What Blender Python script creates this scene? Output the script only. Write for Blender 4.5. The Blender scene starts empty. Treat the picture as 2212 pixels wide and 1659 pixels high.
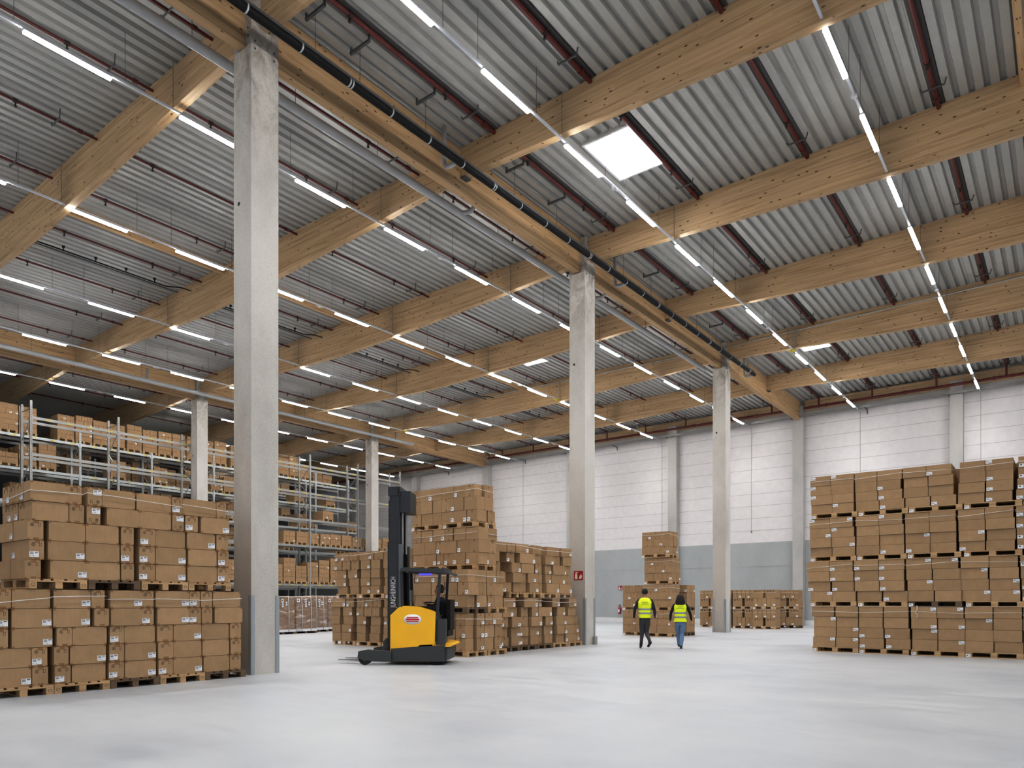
import bpy, bmesh, math, random
from mathutils import Vector, Matrix
random.seed(7)
PI = math.pi
R = math.radians
C = bpy.context.scene.collection
sc = bpy.context.scene

# ------------------------------------------------------------------ materials
def nt(name):
    m = bpy.data.materials.new(name); m.use_nodes = True
    t = m.node_tree; t.nodes.clear()
    o = t.nodes.new('ShaderNodeOutputMaterial'); b = t.nodes.new('ShaderNodeBsdfPrincipled')
    t.links.new(b.outputs[0], o.inputs[0])
    return m, t, b
def nd(t, typ, **kw):
    n = t.nodes.new(typ)
    for k, v in kw.items():
        if k in n.inputs.keys(): n.inputs[k].default_value = v
        else: setattr(n, k, v)
    return n
def plain(name, col, rough=.6, metal=0., spec=.4, coat=0.):
    m, t, b = nt(name)
    b.inputs['Base Color'].default_value = (*col, 1); b.inputs['Roughness'].default_value = rough
    b.inputs['Metallic'].default_value = metal; b.inputs['Specular IOR Level'].default_value = spec
    b.inputs['Coat Weight'].default_value = coat
    # faint procedural grime so that no surface is perfectly even
    tc = nd(t, 'ShaderNodeTexCoord'); n = nd(t, 'ShaderNodeTexNoise', Scale=3., Detail=4.)
    t.links.new(tc.outputs['Object'], n.inputs['Vector'])
    mx = nd(t, 'ShaderNodeMix', data_type='RGBA', blend_type='MULTIPLY'); mx.inputs[0].default_value = 1
    r = nd(t, 'ShaderNodeValToRGB'); r.color_ramp.elements[0].color = (.88, .88, .88, 1); r.color_ramp.elements[1].color = (1.06, 1.06, 1.06, 1)
    t.links.new(n.outputs[0], r.inputs[0]); mx.inputs[6].default_value = (*col, 1)
    t.links.new(r.outputs[0], mx.inputs[7]); t.links.new(mx.outputs[2], b.inputs['Base Color'])
    return m
def emit(name, col, s):
    m, t, b = nt(name)
    b.inputs['Base Color'].default_value = (.8, .8, .8, 1)
    b.inputs['Emission Color'].default_value = (*col, 1); b.inputs['Emission Strength'].default_value = s
    return m
def ramp(t, stops):
    r = nd(t, 'ShaderNodeValToRGB'); e = r.color_ramp.elements
    while len(e) < len(stops): e.new(.5)
    for x, (p, c) in zip(e, stops): x.position = p; x.color = (*c, 1)
    return r
def mul(t, a, b, f=1., mode='MULTIPLY'):
    mx = nd(t, 'ShaderNodeMix', data_type='RGBA', blend_type=mode); mx.inputs[0].default_value = f
    t.links.new(a, mx.inputs[6]); t.links.new(b, mx.inputs[7]); return mx.outputs[2]
def mapped(t, scale, coord='Object', rnd=False):
    tc = nd(t, 'ShaderNodeTexCoord'); mp = nd(t, 'ShaderNodeMapping'); mp.inputs['Scale'].default_value = scale
    t.links.new(tc.outputs[coord], mp.inputs['Vector'])
    if rnd:
        oi = nd(t, 'ShaderNodeObjectInfo'); mu = nd(t, 'ShaderNodeMath', operation='MULTIPLY'); mu.inputs[1].default_value = 37.
        t.links.new(oi.outputs['Random'], mu.inputs[0]); t.links.new(mu.outputs[0], mp.inputs['Location'])
    return mp.outputs[0]

def m_card(name, base, var=.16):
    m, t, b = nt(name)
    oi = nd(t, 'ShaderNodeObjectInfo')
    r = ramp(t, [(0, tuple(c*(1-var/2) for c in base)), (.5, base), (1, (base[0]*(1+var/2), base[1]*(1+var*.55), base[2]*(1+var*.7)))])
    t.links.new(oi.outputs['Random'], r.inputs[0])
    n = nd(t, 'ShaderNodeTexNoise', Scale=5., Detail=5., Roughness=.6); t.links.new(mapped(t, (1, 1, 1), rnd=True), n.inputs['Vector'])
    r2 = ramp(t, [(.3, (.9, .9, .9)), (.7, (1.05, 1.05, 1.05))]); t.links.new(n.outputs[0], r2.inputs[0])
    w = nd(t, 'ShaderNodeTexNoise', Scale=1., Detail=1.); t.links.new(mapped(t, (160, 160, 3)), w.inputs['Vector'])
    r3 = ramp(t, [(.35, (.95, .95, .95)), (.65, (1.03, 1.03, 1.03))]); t.links.new(w.outputs[0], r3.inputs[0])
    t.links.new(mul(t, mul(t, r.outputs[0], r2.outputs[0]), r3.outputs[0]), b.inputs['Base Color'])
    b.inputs['Roughness'].default_value = .75; b.inputs['Specular IOR Level'].default_value = .25
    return m
def m_wood(name, base, knots=True, axis=0):
    """glued laminated timber: long grain, thin lamella lines, dark knots; grain runs along the given object axis"""
    m, t, b = nt(name)
    s = [9, 9, 9]; s[axis] = .35
    n = nd(t, 'ShaderNodeTexNoise', Scale=1.6, Detail=7., Roughness=.62, Distortion=.25); t.links.new(mapped(t, s, rnd=True), n.inputs['Vector'])
    d = tuple(c*q for c, q in zip(base, (.66, .60, .52))); l = tuple(min(1, c*q) for c, q in zip(base, (1.14, 1.15, 1.2)))
    r = ramp(t, [(.28, d), (.5, base), (.74, l)]); t.links.new(n.outputs[0], r.inputs[0])
    col = r.outputs[0]
    # lamellas: every 40 mm of height a new board
    tc = nd(t, 'ShaderNodeTexCoord'); sx = nd(t, 'ShaderNodeSeparateXYZ'); t.links.new(tc.outputs['Object'], sx.inputs[0])
    mu = nd(t, 'ShaderNodeMath', operation='MULTIPLY'); mu.inputs[1].default_value = 1/.042; t.links.new(sx.outputs['Z'], mu.inputs[0])
    fl = nd(t, 'ShaderNodeMath', operation='FLOOR'); t.links.new(mu.outputs[0], fl.inputs[0])
    ax = nd(t, 'ShaderNodeMath', operation='MULTIPLY'); ax.inputs[1].default_value = .25; t.links.new(sx.outputs['XYZ'[axis]], ax.inputs[0])
    wn0 = nd(t, 'ShaderNodeTexWhiteNoise', noise_dimensions='1D'); t.links.new(fl.outputs[0], wn0.inputs['W'])
    ad = nd(t, 'ShaderNodeMath', operation='ADD'); t.links.new(ax.outputs[0], ad.inputs[0]); t.links.new(wn0.outputs['Value'], ad.inputs[1])
    f2 = nd(t, 'ShaderNodeMath', operation='FLOOR'); t.links.new(ad.outputs[0], f2.inputs[0])
    cb = nd(t, 'ShaderNodeCombineXYZ'); t.links.new(fl.outputs[0], cb.inputs[0]); t.links.new(f2.outputs[0], cb.inputs[1])
    wn = nd(t, 'ShaderNodeTexWhiteNoise', noise_dimensions='3D'); t.links.new(cb.outputs[0], wn.inputs['Vector'])
    r2 = ramp(t, [(0, (.86, .84, .80)), (1, (1.06, 1.06, 1.06))]); t.links.new(wn.outputs['Value'], r2.inputs[0])
    col = mul(t, col, r2.outputs[0])
    if knots:
        s2 = [6.2, 6.2, 6.2]; s2[axis] = 2.6
        v = nd(t, 'ShaderNodeTexVoronoi', Scale=1.15, Randomness=1.); t.links.new(mapped(t, s2, rnd=True), v.inputs['Vector'])
        r3 = ramp(t, [(.0, (.10, .07, .05)), (.10, (.25, .17, .10)), (.145, (1, 1, 1))]); t.links.new(v.outputs['Distance'], r3.inputs[0])
        col = mul(t, col, r3.outputs[0])
    t.links.new(col, b.inputs['Base Color']); b.inputs['Roughness'].default_value = .55; b.inputs['Specular IOR Level'].default_value = .3
    return m
def m_concrete(name, base, stain=.25, scale=.6, head=False):
    m, t, b = nt(name)
    n = nd(t, 'ShaderNodeTexNoise', Scale=scale, Detail=8., Roughness=.65); t.links.new(mapped(t, (1, 1, .55), rnd=True), n.inputs['Vector'])
    r = ramp(t, [(.3, tuple(c*(1-stain) for c in base)), (.55, base), (.8, tuple(min(1, c*1.08) for c in base))]); t.links.new(n.outputs[0], r.inputs[0])
    f = nd(t, 'ShaderNodeTexNoise', Scale=26., Detail=4.); t.links.new(mapped(t, (1, 1, 1)), f.inputs['Vector'])
    r2 = ramp(t, [(.3, (.93, .93, .92)), (.7, (1.04, 1.04, 1.04))]); t.links.new(f.outputs[0], r2.inputs[0])
    v = nd(t, 'ShaderNodeTexVoronoi', Scale=3.); t.links.new(mapped(t, (1, 1, 1), rnd=True), v.inputs['Vector'])
    r3 = ramp(t, [(.0, (.62, .6, .58)), (.03, (.75, .74, .72)), (.05, (1, 1, 1))]); t.links.new(v.outputs['Distance'], r3.inputs[0])
    col = mul(t, mul(t, r.outputs[0], r2.outputs[0]), r3.outputs[0])
    if head:   # rain stains under the fork head and darker rubbed concrete lower down
        tc = nd(t, 'ShaderNodeTexCoord'); sx = nd(t, 'ShaderNodeSeparateXYZ'); t.links.new(tc.outputs['Object'], sx.inputs[0])
        mr = nd(t, 'ShaderNodeMapRange'); mr.inputs[1].default_value = 9.6; mr.inputs[2].default_value = 12.2; t.links.new(sx.outputs['Z'], mr.inputs[0])
        k = nd(t, 'ShaderNodeTexNoise', Scale=2.6, Detail=9., Roughness=.75, Distortion=.6); t.links.new(mapped(t, (1, 1, .7), rnd=True), k.inputs['Vector'])
        rk = ramp(t, [(.42, (0, 0, 0)), (.66, (1, 1, 1))]); t.links.new(k.outputs[0], rk.inputs[0])
        mm = nd(t, 'ShaderNodeMath', operation='MULTIPLY'); t.links.new(mr.outputs[0], mm.inputs[0]); t.links.new(rk.outputs[0], mm.inputs[1])
        mx = nd(t, 'ShaderNodeMix', data_type='RGBA', blend_type='MULTIPLY'); t.links.new(mm.outputs[0], mx.inputs[0]); t.links.new(col, mx.inputs[6]); mx.inputs[7].default_value = (.42, .37, .30, 1)
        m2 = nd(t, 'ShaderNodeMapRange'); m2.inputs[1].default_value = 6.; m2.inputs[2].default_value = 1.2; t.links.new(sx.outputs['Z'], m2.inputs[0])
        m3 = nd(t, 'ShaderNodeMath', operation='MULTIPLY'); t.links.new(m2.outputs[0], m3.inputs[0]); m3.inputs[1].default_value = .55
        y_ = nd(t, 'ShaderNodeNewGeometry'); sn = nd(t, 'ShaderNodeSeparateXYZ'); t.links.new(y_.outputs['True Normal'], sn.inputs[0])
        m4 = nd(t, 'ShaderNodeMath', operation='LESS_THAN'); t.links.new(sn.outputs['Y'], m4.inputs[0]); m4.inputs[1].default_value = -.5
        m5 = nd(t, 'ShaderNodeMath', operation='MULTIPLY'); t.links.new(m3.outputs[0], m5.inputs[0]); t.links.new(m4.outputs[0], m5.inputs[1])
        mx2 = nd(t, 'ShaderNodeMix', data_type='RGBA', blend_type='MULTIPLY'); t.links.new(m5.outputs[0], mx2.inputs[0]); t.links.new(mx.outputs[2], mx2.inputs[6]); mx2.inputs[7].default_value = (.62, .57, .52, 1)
        col = mx2.outputs[2]
    t.links.new(col, b.inputs['Base Color'])
    bp = nd(t, 'ShaderNodeBump', Strength=.12, Distance=.01); t.links.new(f.outputs[0], bp.inputs['Height']); t.links.new(bp.outputs[0], b.inputs['Normal'])
    b.inputs['Roughness'].default_value = .8; b.inputs['Specular IOR Level'].default_value = .25
    return m
def m_floor():
    m, t, b = nt('polished_concrete_floor')
    n = nd(t, 'ShaderNodeTexNoise', Scale=.35, Detail=7., Roughness=.6); t.links.new(mapped(t, (1, 1, 1)), n.inputs['Vector'])
    r = ramp(t, [(.25, FLOOR_D), (.5, FLOOR_M), (.75, FLOOR_L)]); t.links.new(n.outputs[0], r.inputs[0])
    g = nd(t, 'ShaderNodeTexNoise', Scale=1., Detail=9., Roughness=.7, Distortion=.2)
    tc = nd(t, 'ShaderNodeTexCoord'); mp = nd(t, 'ShaderNodeMapping'); mp.inputs['Rotation'].default_value = (0, 0, R(-37)); mp.inputs['Scale'].default_value = (.5, 3.2, 1)
    t.links.new(tc.outputs['Object'], mp.inputs[0]); t.links.new(mp.outputs[0], g.inputs['Vector'])
    r2 = ramp(t, [(.28, (.90, .91, .925)), (.5, (.985, .985, .99)), (.72, (1.045, 1.04, 1.04))]); t.links.new(g.outputs[0], r2.inputs[0])
    t.links.new(mul(t, r.outputs[0], r2.outputs[0]), b.inputs['Base Color'])
    r4 = ramp(t, [(.3, (.30, .30, .30)), (.7, (.48, .48, .48))]); t.links.new(g.outputs[0], r4.inputs[0])
    t.links.new(r4.outputs[0], b.inputs['Roughness']); b.inputs['Specular IOR Level'].default_value = .35
    return m
FLOOR_D, FLOOR_M, FLOOR_L = (.31, .327, .36), (.415, .43, .455), (.475, .485, .497)

M = {}
M['card'] = m_card('corrugated_cardboard', (.405, .272, .152))
M['card_dk'] = m_card('cardboard_dark', (.33, .19, .085))  # darker brown cardboard tone
M['tape'] = plain('packing_tape', (.27, .145, .055), .35)
M['ink'] = plain('black_print', (.03, .025, .02), .7)
M['label'] = plain('label_paper', (.80, .81, .84), .6)
M['grey_ink'] = plain('grey_print', (.16, .16, .18), .7)
M['lilac'] = plain('lilac_paper', (.55, .38, .75), .6)
M['pallet'] = m_wood('pallet_softwood', (.50, .345, .19), False, 0)
M['pallet_dk'] = m_wood('weathered_pallet_wood', (.17, .115, .07), False, 0)
M['strap'] = plain('white_strapping', (.72, .71, .69), .45)
M['glulam_x'] = m_wood('glulam_along_x', (.56, .405, .24), True, 0)
M['glulam_y'] = m_wood('glulam_along_y', (.55, .385, .215), True, 1)
M['concrete'] = m_concrete('column_concrete', (.575, .55, .515), .24, .6, True)
M['conc_wall'] = m_concrete('wall_concrete', (.44, .46, .47), .12, .4)
M['pilaster'] = m_concrete('pilaster_concrete', (.50, .49, .48), .15)
M['panel'] = plain('white_wall_panel', (.75, .73, .735), .55)
M['panel_seam'] = plain('panel_seam', (.40, .39, .39), .7)
M['deck'] = plain('galvanised_deck', (.43, .435, .42), .5, .15)
M['dark_wall'] = plain('dark_hall_wall', (.07, .07, .075), .8)  # near-black colour put on the walls to keep the rack bay dark
M['deck_dk'] = plain('deck_valley_shade', (.07, .065, .065), .6)  # near-black colour standing in for shade in the deck valley
M['galv'] = plain('galvanised_steel', (.38, .38, .37), .4, .5)
M['galv_lt'] = plain('light_galvanised_steel', (.52, .56, .57), .4, .4)
M['steel_dk'] = plain('dark_steel', (.12, .125, .13), .5, .4)
M['guard'] = plain('zinc_corner_guard', (.40, .43, .45), .4, .5)
M['red_pipe'] = plain('red_sprinkler_paint', (.115, .02, .017), .45)
M['sprk'] = plain('sprinkler_brass', (.05, .035, .03), .5, .5)
M['black'] = plain('black_plastic', (.008, .008, .009), .55, 0, .2)
M['grey_pipe'] = plain('grey_pipe', (.42, .43, .44), .4)
M['rail'] = plain('white_rail', (.66, .69, .73), .4)
M['lamp'] = emit('lamp_diffuser', (1., .985, .97), 70.)
M['sky'] = emit('skylight_dome', (.93, .97, 1.), 14.)
M['white'] = plain('white_paint', (.75, .75, .76), .5)
M['yellow_tag'] = plain('yellow_tag', (.70, .55, .03), .5)
M['red_sign'] = plain('red_sign', (.36, .012, .02), .4)
M['sign_white'] = plain('sign_cream', (.78, .72, .58), .5)
M['ext_red'] = plain('extinguisher_red', (.55, .02, .03), .25, 0, .5, .5)
M['fl_yellow'] = plain('forklift_yellow', (.97, .53, .008), .35, 0, .5, .3)
M['fl_grey'] = plain('forklift_grey', (.055, .06, .062), .5)
M['fl_mast'] = plain('mast_grey', (.045, .05, .058), .45, .3)
M['fl_mast_lt'] = plain('mast_light_face', (.16, .175, .19), .45, .3)
M['blue_lamp'] = emit('blue_lamp', (.11, .10, 1.), 1.1); M['blue_lamp'].node_tree.nodes['Principled BSDF'].inputs['Base Color'].default_value = (.02, .02, .3, 1)
M['logo_red'] = plain('logo_red', (.55, .03, .02), .4)
M['fabric_dk'] = plain('dark_fabric', (.018, .019, .026), .9)
M['fabric_blk'] = plain('black_knit', (.010, .010, .012), .95)
M['jeans'] = plain('blue_denim', (.16, .25, .38), .85)
M['grey_jeans'] = plain('charcoal_denim', (.055, .054, .062), .85)
M['skin'] = plain('skin', (.50, .27, .19), .5)
M['hair'] = plain('dark_hair', (.012, .009, .008), .6)
M['vest'] = plain('high_visibility_yellow', (.80, .92, .02), .7)
M['reflect'] = plain('reflective_band', (.30, .33, .38), .4)
M['vest_ink'] = plain('vest_print', (.30, .42, .12), .7)
M['boots'] = plain('black_leather', (.012, .012, .012), .4)
M['rubber'] = plain('rubber', (.015, .015, .015), .7)
def m_film():
    m, t, b = nt('wrapped_goods')
    n = nd(t, 'ShaderNodeTexNoise', Scale=2.2, Detail=6., Roughness=.6, Distortion=.8); t.links.new(mapped(t, (1, 1, 3), rnd=True), n.inputs['Vector'])
    r = ramp(t, [(.3, (.20, .135, .095)), (.52, (.29, .20, .14)), (.62, (.36, .29, .24)), (.72, (.66, .63, .62))]); t.links.new(n.outputs[0], r.inputs[0])  # pale stops paint the film's streaky highlights into the colour
    t.links.new(r.outputs[0], b.inputs['Base Color']); b.inputs['Roughness'].default_value = .22; b.inputs['Coat Weight'].default_value = .6
    bp = nd(t, 'ShaderNodeBump', Strength=.5, Distance=.02); t.links.new(n.outputs[0], bp.inputs['Height']); t.links.new(bp.outputs[0], b.inputs['Normal'])
    return m
M['film'] = m_film()
M['film_white'] = plain('white_stretch_film', (.70, .70, .71), .25, 0, .5, .5)

# ------------------------------------------------------------------ mesh builder
class MB:
    def __init__(s): s.v = []; s.f = []; s.m = []; s.sm = []
    def add(s, vs, fs, mi=0, smooth=False):
        o = len(s.v); s.v += [tuple(q) for q in vs]
        for f in fs: s.f.append([i+o for i in f]); s.m.append(mi); s.sm.append(smooth)
    def box(s, x0, x1, y0, y1, z0, z1, mi=0):
        v = [(x0,y0,z0),(x1,y0,z0),(x1,y1,z0),(x0,y1,z0),(x0,y0,z1),(x1,y0,z1),(x1,y1,z1),(x0,y1,z1)]
        s.add(v, [(0,3,2,1),(4,5,6,7),(0,1,5,4),(1,2,6,5),(2,3,7,6),(3,0,4,7)], mi)
        return s
    def cbox(s, c, d, mi=0):
        return s.box(c[0]-d[0]/2, c[0]+d[0]/2, c[1]-d[1]/2, c[1]+d[1]/2, c[2]-d[2]/2, c[2]+d[2]/2, mi)
    def bar(s, p, q, w, h, mi=0):
        """rectangular bar from p to q"""
        p, q = Vector(p), Vector(q); d = (q-p).normalized()
        up = Vector((0,0,1)) if abs(d.z) < .9 else Vector((0,1,0))
        a = d.cross(up).normalized()*w/2; b = a.normalized().cross(d).normalized()*h/2
        v = [p-a-b, p+a-b, p+a+b, p-a+b, q-a-b, q+a-b, q+a+b, q-a+b]
        s.add(v, [(3,2,1,0),(4,5,6,7),(0,1,5,4),(1,2,6,5),(2,3,7,6),(3,0,4,7)], mi); return s
    def tube(s, p, q, r, n=10, mi=0, r2=None, caps=True):
        p, q = Vector(p), Vector(q); d = (q-p).normalized(); r2 = r if r2 is None else r2
        up = Vector((0,0,1)) if abs(d.z) < .9 else Vector((1,0,0))
        a = d.cross(up).normalized(); b = d.cross(a).normalized()
        v = []
        for c, rr in ((p, r), (q, r2)):
            for i in range(n):
                t = 2*PI*i/n; v.append(c+a*rr*math.cos(t)+b*rr*math.sin(t))
        s.add(v, [(i, i+n, (i+1) % n+n, (i+1) % n) for i in range(n)], mi, True)
        if caps: s.add(v[:n], [tuple(range(n))], mi); s.add(v[n:], [tuple(reversed(range(n)))], mi)
        return s
    def path(s, pts, r, n=10, mi=0):
        pts = [Vector(p) for p in pts]; L = len(pts); rings = []
        prev = None
        for i, p in enumerate(pts):
            d = (pts[min(i+1, L-1)]-pts[max(i-1, 0)]).normalized()
            if prev is None:
                up = Vector((0,0,1)) if abs(d.z) < .9 else Vector((1,0,0)); a = d.cross(up).normalized()
            else: a = (prev-d*prev.dot(d)).normalized()
            b = d.cross(a); prev = a
            rings.append([p+a*r*math.cos(2*PI*k/n)+b*r*math.sin(2*PI*k/n) for k in range(n)])
        v = [q for g in rings for q in g]; f = []
        for i in range(L-1):
            for k in range(n): f.append((i*n+k, (i+1)*n+k, (i+1)*n+(k+1) % n, i*n+(k+1) % n))
        f += [tuple(range(n)), tuple(reversed(range((L-1)*n, L*n)))]
        s.add(v, f, mi, True); return s
    def prism(s, poly, y0, y1, mi=0):
        """poly of (x,z), extruded along y"""
        n = len(poly); v = [(x, y0, z) for x, z in poly]+[(x, y1, z) for x, z in poly]
        s.add(v, [tuple(range(n)), tuple(reversed(range(n, 2*n)))]+[(i, i+n, (i+1) % n+n, (i+1) % n) for i in range(n)], mi); return s
    def quad(s, a, b, c, d, mi=0): s.add([a, b, c, d], [(0,1,2,3)], mi); return s
    def loft(s, rings, mi=0, close=True, caps=True):
        n = len(rings[0]); v = [q for g in rings for q in g]; f = []
        for i in range(len(rings)-1):
            for k in range(n if close else n-1): f.append((i*n+k, i*n+(k+1) % n, (i+1)*n+(k+1) % n, (i+1)*n+k))
        if caps: f += [tuple(reversed(range(n))), tuple(range((len(rings)-1)*n, len(rings)*n))]
        s.add(v, f, mi, True); return s
    def mesh(s, name, mats):
        me = bpy.data.meshes.new(name); me.from_pydata(s.v, [], s.f)
        for m in (mats if isinstance(mats, (list, tuple)) else [mats]): me.materials.append(M[m] if isinstance(m, str) else m)
        me.polygons.foreach_set('material_index', s.m); me.polygons.foreach_set('use_smooth', s.sm); me.update()
        bm = bmesh.new(); bm.from_mesh(me); bmesh.ops.recalc_face_normals(bm, faces=bm.faces); bm.to_mesh(me); bm.free()
        return me
    def build(s, name, mats, parent=None, loc=None, rot=0):
        """link as ONE object; world coordinates are re-based to loc"""
        if loc is not None and rot == 0: s.v = [(x-loc[0], y-loc[1], z-loc[2]) for x, y, z in s.v]
        o = bpy.data.objects.new(name, s.mesh(name, mats)); C.objects.link(o)
        if loc is not None: o.location = loc
        if parent is not None:
            o.parent = parent
            if loc is None: pass
        return o
def inst(name, me, loc=(0,0,0), rz=0, parent=None):
    o = bpy.data.objects.new(name, me); C.objects.link(o); o.location = loc; o.rotation_euler = (0, 0, rz); o.parent = parent; return o
def tag(o, label, cat, group=None, kind=None):
    o['label'] = label; o['category'] = cat
    if group: o['group'] = group
    if kind: o['kind'] = kind
    n = len(label.split())
    if not 4 <= n <= 16: print('LABEL LENGTH', n, label)
    return o
def thing(name, label, cat, loc=(0,0,0), rz=0, group=None, kind=None):
    o = bpy.data.objects.new(name, None); o.empty_display_size = .1; C.objects.link(o); o.location = loc; o.rotation_euler = (0, 0, rz)
    return tag(o, label, cat, group, kind)
def struct(o, label, cat):
    o['kind'] = 'structure'; o['label'] = label; o['category'] = cat; return o
def local(mb, loc):
    mb.v = [(x-loc[0], y-loc[1], z-loc[2]) for x, y, z in mb.v]; return mb
def part(mb, name, mats, t):
    """world-coordinate mesh as a child of an unrotated thing"""
    local(mb, t.location); return mb.build(name, mats, t)
ORD = ['first', 'second', 'third', 'fourth', 'fifth', 'sixth', 'seventh', 'eighth', 'ninth', 'tenth', 'eleventh', 'twelfth', 'thirteenth', 'fourteenth', 'fifteenth', 'sixteenth', 'seventeenth', 'eighteenth', 'nineteenth', 'twentieth']

# ------------------------------------------------------------------ camera: level view camera with raised lens
F, CX, HY, W_, H_ = 1554., 1106., 1300., 2212, 1659
YAW = R(37.77); CH = 1.40
cam = bpy.data.cameras.new('camera'); co = bpy.data.objects.new('camera', cam); C.objects.link(co)
co.location = (0, 0, CH); co.rotation_euler = (R(90), 0, YAW)
cam.sensor_fit = 'HORIZONTAL'; cam.sensor_width = 36.; cam.lens = 36.*F/W_
cam.shift_y = (HY-H_/2)/W_; cam.clip_end = 300
sc.camera = co
sc.cycles.max_bounces = 5; sc.cycles.diffuse_bounces = 4; sc.cycles.glossy_bounces = 3; sc.cycles.transmission_bounces = 2
sc.cycles.use_light_tree = False; sc.cycles.use_adaptive_sampling = True; sc.cycles.adaptive_threshold = .04; sc.cycles.use_denoising = True
sc.cycles.caustics_reflective = False; sc.cycles.caustics_refractive = False
def px_of(x, y, z):
    s_, c_ = math.sin(YAW), math.cos(YAW); d = -x*s_+y*c_
    return (CX+F*(x*c_+y*s_)/d, HY-F*(z-CH)/d, d)
sc.view_settings.view_transform = 'Standard'; sc.view_settings.look = 'None'; sc.view_settings.exposure = 0.
LAMP_W = 52.
sc.view_settings.use_curve_mapping = True
cm = sc.view_settings.curve_mapping; cv = cm.curves[3]
for p_ in ((.18, .135), (.5, .5), (.8, .835)): cv.points.new(*p_)
cm.update()
w = bpy.data.worlds.new('ambient_fill'); sc.world = w; w.use_nodes = True  # even ambient fill added through the open sides, no real source
w.node_tree.nodes['Background'].inputs[0].default_value = (.93, .96, 1., 1); w.node_tree.nodes['Background'].inputs[1].default_value = .72

# ------------------------------------------------------------------ building grid
GX = [-12.67, -36.67]; BEAM_Y = [2.12, 8.12, 14.12, 20.12, 26.12, 32.12, 38.12]; YW = 44.3
XMIN, XMAX, YMIN = -60.6, 14., -10.
def dmid(x):
    k = round((x+.67)/24.); return x-(-.67+24*k)
def z_bot(x): return 12.07+.43*((math.sqrt(dmid(x)**2+4)-2)/(math.sqrt(148)-2))
def z_top(x): return 13.24+.18*(1-abs(dmid(x))/12)

# floor, ceiling deck, walls
struct(MB().box(XMIN-1, XMAX+6, YMIN-10, YW+.2, -.2, 0).build('floor', m_floor()), 'pale polished concrete floor of the hall', 'floor')
mb = MB()
P = .305; x = XMIN
prof = []
while x < XMAX:
    for dx, dz in ((0, 0), (.165, 0), (.195, .085), (.275, .085), (.305, 0)):
        if dx < .3: prof.append((x+dx, z_top(x+dx)+dz+.003))
    x += P
ys = [YMIN, 2, 8, 14, 20, 26, 32, 38, YW]
for i in range(len(prof)-1):
    (xa, za), (xb, zb) = prof[i], prof[i+1]
    for a, b in zip(ys, ys[1:]): mb.quad((xa, a, za), (xb, a, zb), (xb, b, zb), (xa, b, za))
struct(mb.build('ceiling', ['deck']), 'ribbed grey metal roof deck over the glulam beams', 'ceiling')

# far wall: grey concrete base, white panels with joints, top band greyed in place of shade
mb = MB()
mb.box(XMIN, XMAX, YW, YW+.2, .3, 5.05, 1)
mb.box(XMIN, XMAX, YW-.02, YW+.2, 0, .3, 2)
mb.box(XMIN, XMAX, YW+.02, YW+.2, 5.05, 13.6, 0)
for z in [5.05+.752*i for i in range(1, 10)]: mb.box(XMIN, XMAX, YW+.012, YW+.03, z-.008, z+.008, 3)
mb.box(XMIN, XMAX, YW-.008, YW+.01, 3.56, 3.585, 3)
mb.box(XMIN, XMAX, YW-.01, YW+.03, 12.36, 13.6, 4)  # grey strip paints the shade on the wall above the tray
struct(mb.build('wall_back', ['panel', 'conc_wall', 'white', 'panel_seam', 'pilaster']), 'far wall with white panels above a grey concrete base', 'wall')
for k, xc in enumerate([-52.67, -44.67, -36.67, -28.67, -20.67, -12.67, -4.67, 3.33]):
    o = MB().box(xc-.3, xc+.3, YW-.42, YW-.021, 0, 12.95).build('pilaster', 'pilaster', None, (xc, YW, 0))
    nm = {-12.67: 'behind the third concrete column', -20.67: 'behind the people and the carton pile', -4.67: 'behind the right wall of cartons', -28.67: 'behind the sign column', -36.67: 'behind the carton tower under the wooden girder end'}.get(xc, ['at the far left end behind the racks', 'second from the left behind the racks', '', '', '', '', '', 'out to the far right'][k])
    tag(o, 'grey concrete wall post on far wall '+nm, 'wall post', None, 'thing')
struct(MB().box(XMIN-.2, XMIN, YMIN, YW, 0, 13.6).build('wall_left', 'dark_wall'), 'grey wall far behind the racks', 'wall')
struct(MB().box(XMIN, -37.2, YMIN-.2, YMIN, 0, 13.6).build('wall_light_blocker', 'dark_wall'), 'unseen wall added behind the camera to darken the rack bay', 'wall')  # added out of view to block world light from the rack bay
# cable tray, wall beam, sprinkler main on the far wall
mb = MB(); mb.box(-47, 4, YW-.62, YW-.46, 12.24, 12.27, 0); mb.box(-47, 4, YW-.63, YW-.615, 12.24, 12.36, 0); mb.box(-47, 4, YW-.475, YW-.46, 12.24, 12.36, 0)
for i in range(85): mb.box(-46.8+i*.6, -46.77+i*.6, YW-.615, YW-.475, 12.27, 12.285, 0)
t = thing('cable_tray', 'long grey cable tray along the top of the far wall', 'cable tray', (-20, YW-.54, 12.24))
part(mb, 'tray', ['galv'], t)
for x in range(-45, 4, 4): part(MB().bar((x, YW-.64, 12.22), (x, YW-.0, 12.22), .04, .04).bar((x, YW-.03, 12.22), (x, YW-.03, 11.98), .04, .04), 'bracket', 'steel_dk', t)
for a, b, nm in [(-60, -37.0, 'left of the second girder'), (-36.3, -13.0, 'between the two girders'), (-12.3, 6, 'right of the near girder')]:
    tag(MB().box(a, b, YW-.3, YW-.1, 12.66, z_top(a)-.01 if a > -40 else 13.2).build('wall_plate_beam', 'glulam_x', None, ((a+b)/2, YW-.2, 12.66)), 'wooden edge beam above far wall '+nm, 'beam', None, 'thing')

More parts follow.
